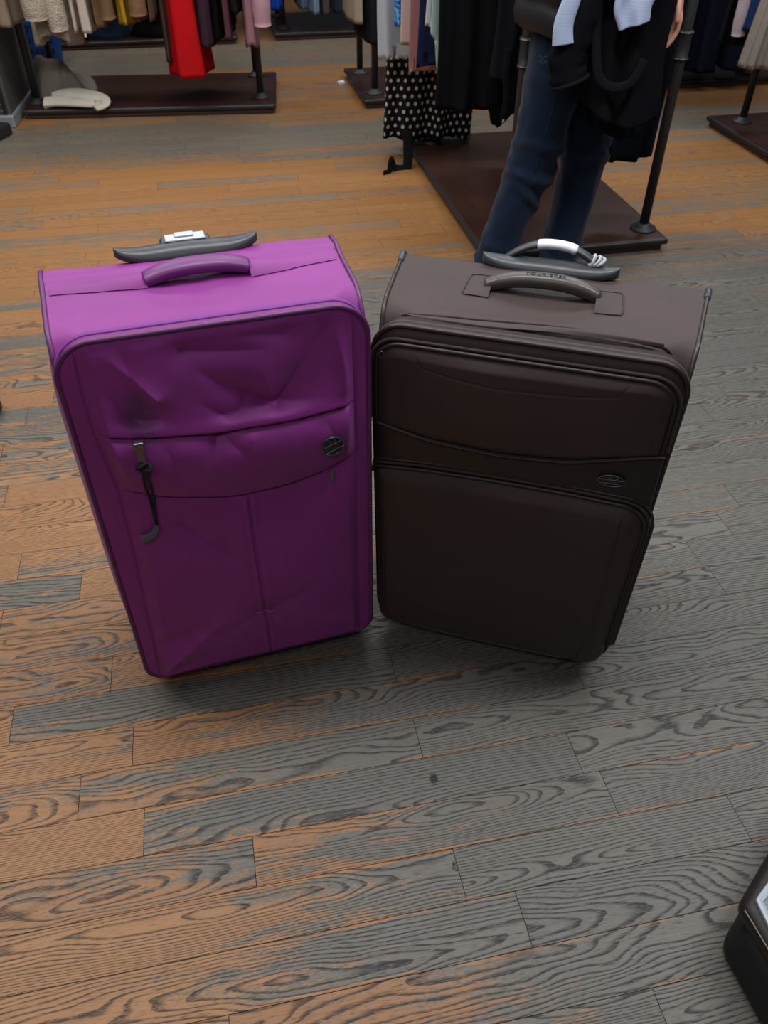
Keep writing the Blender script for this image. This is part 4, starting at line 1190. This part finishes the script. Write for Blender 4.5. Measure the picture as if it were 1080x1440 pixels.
# --- black luggage at the frame edges
def low_case():
    B = thing('suitcase', 'black suitcase lying flat, with a silver framed panel, bottom right corner', 'suitcase', (.530, .505, 0), 0)
    blk = weave('black_nylon', (.006, .006, .007), .65, 900, .2, .0); rim = simple('dark_rim', (.014, .011, .0095), .5, 0, .4, .25)
    def poly(pts, r):
        out = []
        n = len(pts)
        for i in range(n):
            p0, p1, p2 = (np.array(pts[(i + d) % n], float) for d in (-1, 0, 1))
            a = p1 + (p0 - p1) / np.linalg.norm(p0 - p1) * r; b = p1 + (p2 - p1) / np.linalg.norm(p2 - p1) * r
            for k in range(9):
                t = k / 8; out.append((1 - t) ** 2 * a + 2 * t * (1 - t) * p1 + t * t * b)
        return out
    def prism(pts, prof, r):
        c = np.mean(np.array(pts), 0); V = []
        base = poly(pts, r); m = len(base)
        for ins, z in prof:
            for p in base:
                d = c - p; V.append((*(p + d / np.linalg.norm(d) * ins), z))
        F = grid_faces(len(prof), m, True); F.append(tuple(range(m))[::-1]); F.append(tuple((len(prof) - 1) * m + k for k in range(m)))
        return V, F
    body = [(-.008, -.015), (.110, -.44), (.52, -.44), (.56, .25), (.24, .25)]
    V, F = prism(body, [(.012, 0), (.002, .012), (0, .03), (.003, .05), (.012, .075), (.024, .096)], .022); link('body', V, F, blk, B)
    lidp = [(.001, .007), (.105, -.36), (.50, -.36), (.54, .24), (.215, .24)]
    V, F = prism(lidp, [(.006, .092), (.0, .097), (-.001, .110), (.004, .120), (.014, .125), (.10, .127)], .014); link('lid', V, F, rim, B)
    st = [(.004, -.004, .121), (.020, -.060, .122), (.10, -.34, .122)]
    tube('stitching', bez(st, 30), .0012, simple('pale_thread', (.20, .17, .14), .7), B, n=6)
    # silver frame
    fr = [(.026, .006), (.046, -.12), (.30, -.08), (.28, .16), (.14, .11)]
    P = [(x, y, .1285) for x, y in fr]
    V, F, U = sweep(dens(P, .01), .0055, .004, closed=True, n=8, power=.5); link('metal_frame', V, F, simple('dull_silver', (.34, .38, .43), .45, .3), B, False)
    V, F = prism(fr, [(.004, .1255), (.004, .1290)], .004); link('frame_panel', V, F, simple('slate_panel', (.10, .13, .14), .35), B, False)
low_case()
def left_case():
    c = thing('case', 'black low case at the left edge beside the purple suitcase', 'case', (-1.098, 1.952, 0), 1.25)
    blk = simple('case_black', (.018, .021, .024), .45)
    V, F = rbox(-.42, 0, 0, .30, .0, .075, .020, 5); link('shell', V, F, blk, c)
    tube('seam', [(x, y, .04) for x, y in dens([(-.40, -.001), (-.02, -.001), (.001, .02), (.001, .28)], .01, False)], .003, M['edge_black'], c, n=6)
left_case()
V, F = rbox(-.022, .022, -.016, .016, 0, .02, .006, 3)
V = [(x + .006 * nz(x * 60, y * 60, z * 60), y, z * (1 + .6 * nz(x * 50, y * 50, 2.))) for x, y, z in V]
o = link('paper_scrap', V, F, M['paper']); o.location = (-.275, 5.46, 0); o.rotation_euler = (0, 0, .5); tag(o, 'crumpled white paper scrap on the floor beside the middle rack', 'paper')

# ------------------------------------------------------------------ person
def skin_mesh(name, verts, edges, radii, mat, parent, sub=1, root=0):
    me = bpy.data.meshes.new(name); me.from_pydata(verts, edges, []); me.update()
    o = bpy.data.objects.new(name, me); COL.objects.link(o)
    sk = o.modifiers.new('skin', 'SKIN'); sk.use_smooth_shade = True
    if not me.skin_vertices: me.attributes  # layer is made with the modifier in recent versions
    lay = me.skin_vertices[0].data if len(me.skin_vertices) else None
    if lay is None:
        bpy.context.view_layer.objects.active = o
        bpy.ops.object.select_all(action='DESELECT'); o.select_set(True)
        bpy.ops.mesh.customdata_skin_add(); lay = me.skin_vertices[0].data
    for i, r in enumerate(radii):
        lay[i].radius = (r, r) if np.isscalar(r) else r
        lay[i].use_root = (i == root)
    ss = o.modifiers.new('sub', 'SUBSURF'); ss.levels = sub; ss.render_levels = sub
    dg = bpy.context.evaluated_depsgraph_get(); dg.update()
    m2 = bpy.data.meshes.new_from_object(o.evaluated_get(dg)); m2.name = name
    bpy.data.objects.remove(o)
    m2.materials.clear(); m2.materials.append(mat)
    m2.polygons.foreach_set('use_smooth', [True] * len(m2.polygons))
    q = bpy.data.objects.new(name, m2); COL.objects.link(q); q.parent = parent
    return q

def leg_loft(path, rad, n=56, m=120, seed=0, folds=()):
    P = np.array(bez(path, m)); k = len(P)
    t = np.linspace(0, 1, len(rad)); R = np.interp(np.linspace(0, 1, k), t, rad)
    T = np.gradient(P, axis=0); T /= np.linalg.norm(T, axis=1)[:, None]
    V = []
    for i in range(k):
        s_ = np.cross(T[i], (0, 1, 0)); s_ /= np.linalg.norm(s_); w = np.cross(s_, T[i])
        f = i / (k - 1)
        for j in range(n):
            a = j / n * 2 * PI; d = s_ * math.cos(a) + w * math.sin(a)
            r = R[i] * (1 + .045 * nz(d[0] * 2 + seed, d[1] * 2, f * 9) + .03 * nz(d[0] * 3 + seed, d[1] * 3 + 4, f * 22))
            for (fc, wd, am, a0, sl) in folds:
                r += am * math.exp(-((f - fc - sl * math.sin(a - a0)) / wd) ** 2) * (.4 + .6 * max(0, math.cos(a - a0)))
            V.append(P[i] + d * r)
    F = grid_faces(k, n, True)
    b = len(V)
    for j in range(n): c = P[0]; V.append(c + (V[j] - c) * .88 + np.array([0, 0, .004]))
    for j in range(n): c = P[0]; V.append(c + (V[j] - c) * .84 + np.array([0, 0, .06]))
    for j in range(n):
        F.append((j, b + j, b + (j + 1) % n, (j + 1) % n)); F.append((b + j, b + n + j, b + n + (j + 1) % n, b + (j + 1) % n))
    F.append(tuple((k - 1) * n + j for j in range(n)))
    return V, F

def shoe_mesh(x, y, rz, pitch=0.):
    n = 24; V = []
    prof = [(-.05, .022, .02, .055), (-.045, .032, 0, .075), (-.02, .038, 0, .10), (.03, .040, 0, .095), (.08, .043, 0, .075), (.13, .046, 0, .055), (.17, .042, 0, .042), (.20, .028, .003, .032), (.212, .01, .01, .02)]
    for (px_, w, z0, z1) in prof:
        for k in range(n):
            a = k / n * 2 * PI; c, s_ = math.cos(a), math.sin(a)
            lx, ly, lz = px_, w * math.copysign(abs(c) ** .8, c), (z0 + z1) / 2 + (z1 - z0) / 2 * math.copysign(abs(s_) ** .7, s_)
            X = (lx - .15) * math.cos(pitch) + lz * math.sin(pitch) + .15; Z = -(lx - .15) * math.sin(pitch) + lz * math.cos(pitch)
            V.append((x + X * math.cos(rz) - ly * math.sin(rz), y + X * math.sin(rz) + ly * math.cos(rz), max(Z, 0)))
    F = grid_faces(len(prof), n, True); F.append(tuple(range(n))[::-1]); F.append(tuple((len(prof) - 1) * n + k for k in range(n)))
    return V, F

def person():
    P = thing('person', 'person in blue jeans and dark puffer jacket carrying black coats', 'person')
    # one continuous body: pelvis root, spine, head, arms with five fingers, legs
    v = []; r = []; e = []
    def add(p, rad, to=None):
        v.append(p); r.append(rad)
        if to is not None: e.append((to, len(v) - 1))
        return len(v) - 1
    pel = add((.535, 2.76, .93), .10)
    w = add((.535, 2.76, 1.05), .095, pel); ch = add((.54, 2.76, 1.22), .115, w); nk0 = add((.545, 2.76, 1.34), .06, ch)
    nk = add((.55, 2.76, 1.40), .045, nk0); hd = add((.565, 2.755, 1.49), .075, nk); add((.56, 2.755, 1.57), .060, hd)
    def leg(sgn, hip, kn, an, toe):
        h = add(hip, .075, pel); k0 = add([(a + b) / 2 for a, b in zip(hip, kn)], .066, h); k = add(kn, .048, k0); c = add([a + (b - a) * .35 for a, b in zip(kn, an)], .048, k); a = add(an, .026, c); add(toe, .018, a)
    leg(-1, (.515, 2.69, .86), (.480, 2.715, .47), (.378, 2.715, .10), (.46, 2.71, .03))
    leg(1, (.565, 2.83, .86), (.652, 2.80, .47), (.620, 2.775, .09), (.71, 2.785, .03))
    def arm(sh, el, wr, hand_dir, side, curl):
        c0 = add(sh, .055, ch); m_ = add([(a + b) / 2 for a, b in zip(sh, el)], .044, c0); k = add(el, .037, m_); f = add([a + (b - a) * .4 for a, b in zip(el, wr)], .035, k); wv = add(wr, .025, f)
        d = np.array(hand_dir, float); d /= np.linalg.norm(d); s_ = np.array(side, float); s_ /= np.linalg.norm(s_); nrm = np.cross(d, s_)
        wrp = np.array(wr, float)
        palm = add(tuple(wrp + d * .05), (.026, .026), wv)
        for i, (o_, L) in enumerate(((.028, .070), (.0095, .078), (-.0095, .073), (-.027, .058))):
            b = add(tuple(wrp + d * .088 + s_ * o_), .0092, palm)
            p1 = add(tuple(wrp + d * (.088 + L * .45) + s_ * o_ * 1.05 + nrm * curl * L * .2), .0085, b)
            p2 = add(tuple(wrp + d * (.088 + L * .75) + s_ * o_ * 1.05 + nrm * curl * L * .5), .0080, p1)
            add(tuple(wrp + d * (.088 + L * .92) + s_ * o_ * 1.05 + nrm * curl * L * .8), .0070, p2)
        t0 = add(tuple(wrp + d * .035 + s_ * .034 + nrm * curl * .006), .0105, palm); t1 = add(tuple(wrp + d * .066 + s_ * .048 + nrm * curl * .016), .0095, t0); add(tuple(wrp + d * .092 + s_ * .052 + nrm * curl * .024), .008, t1)
    arm((.54, 2.60, 1.31), (.50, 2.545, 1.06), (.69, 2.575, 1.01), (1, .1, -.1), (0, -.3, 1), 1)
    arm((.56, 2.92, 1.31), (.68, 2.96, 1.08), (.884, 2.93, .905), (.25, -.10, -1), (.22, -1, .10), 1)
    b = skin_mesh('body', v, e, r, M['skin'], P, 2, 0)
    # face: nose, eyes, mouth, ears as relief pieces of the same head
    hc = np.array((.565, 2.755, 1.50))
    hm = MB()
    for k in range(14):
        pass
    V = []; n = 28; m = 16
    for j in range(m):
        f = j / (m - 1) * PI * .62
        for i in range(n):
            a = i / n * 2 * PI; rr = .088 * math.sin(f) + .002
            V.append((hc[0] - .012 + rr * math.cos(a) * 1.05, hc[1] + rr * math.sin(a) * .92, hc[2] + .01 + .098 * math.cos(f) - (.05 * max(0, -math.cos(a)) * (j / m))))
    F = grid_faces(m, n, True); F.append(tuple(range(n))[::-1]); F.append(tuple((m - 1) * n + i for i in range(n)))
    link('hair', V, [f[::-1] for f in F], M['hair'], P)
    # jeans
    mb = MB()
    near = leg_loft([(.372, 2.715, .085), (.415, 2.715, .25), (.470, 2.715, .44), (.500, 2.705, .64), (.515, 2.70, .84), (.525, 2.72, .93)], [.060, .066, .073, .082, .092, .096], seed=1,
                    folds=((.36, .014, .016, PI * 1, .03), (.41, .014, .018, PI * 1, -.035), (.46, .016, .014, PI * 1, .03), (.31, .016, .010, PI * 1.3, .04), (.52, .02, .009, PI * .8, -.04), (.62, .02, .008, PI * 1.2, .05), (.05, .014, .010, 0, .02), (.10, .014, .008, PI, .03), (.16, .018, .006, .5, .04)))
    far = leg_loft([(.618, 2.785, .080), (.640, 2.79, .25), (.658, 2.80, .46), (.625, 2.815, .66), (.565, 2.83, .84), (.545, 2.81, .93)], [.064, .066, .072, .082, .090, .094], seed=4,
                   folds=((.38, .014, .014, PI, .03), (.44, .014, .014, PI, -.03), (.50, .018, .010, PI, .03), (.06, .014, .010, 0, .02), (.12, .016, .008, PI, -.03)))
    mb.add(*near); mb.add(*far)
    V = []; n = 48; zs = (.80, .84, .90, .95, .99)
    for z, rx, ry in zip(zs, (.090, .118, .128, .122, .115), (.13, .160, .165, .158, .150)):
        for i in range(n): a = i / n * 2 * PI; V.append((.535 + rx * math.cos(a), 2.762 + ry * math.sin(a), z))
    F = grid_faces(len(zs), n, True); F.append(tuple(range(n))[::-1]); F.append(tuple((len(zs) - 1) * n + i for i in range(n))); mb.add(V, F)
    J = mb.build('jeans', M['denim'], P)
    th = simple('jean_thread', (.05, .06, .07), .8)
    # side seam and back pocket stitching on the near leg
    Pn = np.array(bez([(.372, 2.715, .085), (.415, 2.715, .25), (.470, 2.715, .44), (.500, 2.705, .64), (.515, 2.70, .84)], 60))
    Rn = np.interp(np.linspace(0, 1, len(Pn)), np.linspace(0, 1, 5), [.062, .068, .075, .084, .094])
    tube('side_seam', [p + np.array((0, -1, 0)) * (r_ + .0025) for p, r_ in zip(Pn[:-2], Rn)], .0012, M['denim'], J, n=6)
    for k in (0, 1):
        pts = [(.452 + .010 * q - .0, 2.617 - .010 * q * .5 - .004, .770 - .012 * k + .012 * math.sin(abs(q) * 2.2)) for q in np.linspace(-1.2, 1.8, 14)]
        tube('pocket_stitching', pts, .0009, th, J, n=5)
    # shoes
    for (x, y, rz_, pt) in ((.385, 2.715, .0, .0), (.63, 2.785, .0, 0.)):
        V, F = shoe_mesh(x, y, rz_, pt); link('shoe', V, F, M['shoe'], P)
    # puffer jacket
    mb = MB(); V = []; n = 56; m = 60
    for j in range(m):
        z = .815 + (1.40 - .815) * j / (m - 1); f = j / (m - 1)
        q = (z - .815) / .085; puff = .016 * abs(math.sin(q * PI)) ** .6
        rx = .145 + .0 * f - .03 * sm(.6, .9, f) - .065 * sm(.85, 1, f); ry = .195 + .015 * math.sin(f * PI) - .02 * sm(.7, .9, f) - .095 * sm(.85, 1, f)
        if j == 0: puff = -.02
        for i in range(n):
            a = i / n * 2 * PI; V.append((.540 + (rx + puff) * math.cos(a) + .006 * nz(math.cos(a) * 3, math.sin(a) * 3, z * 8), 2.762 + (ry + puff) * math.sin(a), z + .012 * nz(math.cos(a) * 2, math.sin(a) * 2, 5.) - .012 * math.cos(a)))
    F = grid_faces(m, n, True); F.append(tuple(range(n))[::-1]); F.append(tuple((m - 1) * n + i for i in range(n))); mb.add(V, F)
    for pts, rr in (([(.54, 2.60, 1.33), (.50, 2.545, 1.18), (.49, 2.535, 1.06), (.58, 2.55, 1.02), (.665, 2.572, 1.01)], (.075, .068, .066, .06, .05)),
                    ([(.56, 2.92, 1.33), (.63, 2.955, 1.19), (.69, 2.96, 1.07), (.79, 2.945, .985), (.882, 2.932, .912)], (.075, .068, .064, .056, .046))):
        B_ = bez(pts, 60); m_ = len(B_)
        R = np.interp(np.linspace(0, 1, m_), np.linspace(0, 1, 5), rr) + np.array([.010 * abs(math.sin(i * .42)) ** .6 for i in range(m_)])
        mb.add(*sweep(B_, list(R), n=22))
    mb.build('puffer_jacket', M['puffer'], P)
    return P
person()

def draped(name, label, cat, cx, cy, z0, z1, wx0, wx1, ty, mat, seed, k=4, amp=.012, extra=None, group='clothes carried by the person', skew=0.0, bot=None):
    G = thing(name, label, cat, (cx, cy, 0), 0, group)
    V = []; n = 90; m = 50
    for j in range(m):
        s_ = j / (m - 1)
        for i in range(n):
            a = i / n * 2 * PI; c, sn = math.cos(a), math.sin(a)
            w = wx0 + (wx1 - wx0) * s_; X = w * math.copysign(abs(c) ** .85, c); q = X / w
            Y = ty * (1.1 - .35 * s_) * math.copysign(abs(sn) ** .75, sn) + amp * math.sin(k * q * 2 + seed + 1.2 * math.sin(3 * s_ + seed)) + amp * .5 * math.sin(k * 3.3 * q + seed * 2)
            zb = z0 + (bot(q) if bot else .02 * math.sin(2.2 * q + seed)); top = z1 + .03 * (1 - q * q)
            V.append((X + skew * (1 - s_) + .006 * math.sin(9 * s_ + seed), Y, zb + (top - zb) * s_))
    F = grid_faces(m, n, True); F.append(tuple(range(n))[::-1]); F.append(tuple((m - 1) * n + i for i in range(n)))
    link('body', V, F, mat, G)
    return G
bc = cm('coat_black', (.0045, .0045, .006), bump=.2)
G = draped('coat', 'black hooded coat draped over the arm of the person', 'coat', .672, 2.575, .615, 1.04, .125, .115, .040, bc, 1, amp=.014, bot=lambda q: .05 * q * q - .03 * q)
mb = MB(); mb.add(*sweep(bez([(-.105, -.05, .40 + .55), (-.098, -.058, .30 + .55), (-.075, -.064, .205 + .55), (-.03, -.068, .175 + .55), (.02, -.066, .190 + .55), (.045, -.060, .245 + .55)], 50), .013, .004, up=(0, -1, 0), n=14))
mb.build('hood_edge', cm('coat_black_edge', (.007, .007, .010)), G)
pts = bez([(-.125, -.04, .98), (-.155, -.048, .88), (-.168, -.045, .79), (-.150, -.045, .735)], 40)
V, F, U = sweep(pts, [.052 + .004 * math.sin(i * .8) for i in range(len(pts))], .034, n=24, caps=False, up=(0, -1, 0)); V = [np.array(q) for q in V]
e_ = np.array(pts[-1]); n0 = len(V) - 24; b0 = len(V)
for i in range(24): V.append(e_ + (V[n0 + i] - e_) * .85)
for i in range(24): V.append(e_ + (V[n0 + i] - e_) * .82 + (0, 0, .06))
for i in range(24): F.append((n0 + i, b0 + i, b0 + (i + 1) % 24, n0 + (i + 1) % 24)); F.append((b0 + i, b0 + 24 + i, b0 + 24 + (i + 1) % 24, b0 + (i + 1) % 24))
F.append(tuple(b0 + 24 + i for i in range(24))); F.append(tuple(range(24))[::-1])
sl = link('sleeve', V, F, bc, G)
rim = [e_ + (V[n0 + i] - e_) * 1.0 for i in range(24)]
tube('cuff', rim, .006, cm('coat_black_edge', (.007, .007, .010)), sl, closed=True, n=8)
G2 = draped('coat', 'navy black coat carried behind the hooded coat, nearest the rack post', 'coat', .715, 2.69, .56, 1.03, .080, .085, .04, CL['navy_black'], 4, amp=.012)
G3 = draped('shirt', 'pale blue striped shirt hung over the carried black coats', 'shirt', .662, 2.505, .880, 1.02, .040, .075, .014, M['shirt_stripe'], 2, k=2, amp=.005, bot=lambda q: .012 * q)
pts = bez([(-.155, -.005, 1.02), (-.17, -.008, .95), (-.185, -.008, .885), (-.180, -.008, .835)], 30)
V, F, U = sweep(pts, [.020 + .010 * i / 30 for i in range(len(pts))], .010, n=16, up=(0, -1, 0)); link('sleeve', V, F, M['shirt_stripe'], G3)

# ------------------------------------------------------------------ light, world, camera
sc = bpy.context.scene
W = bpy.data.worlds.new('World'); sc.world = W; W.use_nodes = True
bg = W.node_tree.nodes['Background']; bg.inputs[0].default_value = (.80, .88, 1.0, 1); bg.inputs[1].default_value = .05
def lamp(x, y, z, sx, sy, power, col=(1, .96, .9), rot=(0, 0, 0)):
    l = bpy.data.lights.new('ceiling_or_fill_lamp', 'AREA'); l.shape = 'RECTANGLE'; l.size = sx; l.size_y = sy; l.energy = power; l.color = col
    o = bpy.data.objects.new('ceiling_or_fill_lamp', l); COL.objects.link(o); o.location = (x, y, z); o.rotation_euler = rot
    return o
for (y, p, z) in ((1.45, 110, 2.9), (3.6, 84, 2.9), (5.8, 74, 2.9)):
    for x in (-1.9, -.0, 1.9):
        lamp(x, y, z, 1.5, .35, p / 3, (1, .965, .92) if x < 0 else (.96, .98, 1.0))
lamp(-.5, -.9, 2.9, 2.4, .35, 20)  # fill light added on the camera side to brighten the suitcase fronts

cam = bpy.data.cameras.new('camera'); co_ = bpy.data.objects.new('camera', cam); COL.objects.link(co_); sc.camera = co_
f_, p_, r_ = 1138.26, .728059, .004825
Fw = np.array([0, math.cos(p_), -math.sin(p_)]); Rw = np.array([1., 0, 0]); Uw = np.cross(Rw, Fw)
R2 = math.cos(r_) * Rw + math.sin(r_) * Uw; U2 = -math.sin(r_) * Rw + math.cos(r_) * Uw
mt = Matrix(((R2[0], U2[0], -Fw[0], 0), (R2[1], U2[1], -Fw[1], 0), (R2[2], U2[2], -Fw[2], 1.35), (0, 0, 0, 1)))
co_.matrix_world = mt
cam.sensor_fit = 'VERTICAL'; cam.sensor_height = 36; cam.lens = f_ / 1440 * 36; cam.clip_start = .05; cam.clip_end = 60
cam.dof.use_dof = True; cam.dof.focus_distance = 1.45; cam.dof.aperture_fstop = 9.0
vs = sc.view_settings
sc.display_settings.display_device = 'sRGB'
vs.view_transform = 'Standard'; vs.look = 'None'; vs.exposure = 0.0; vs.gamma = 1.0; vs.use_curve_mapping = False
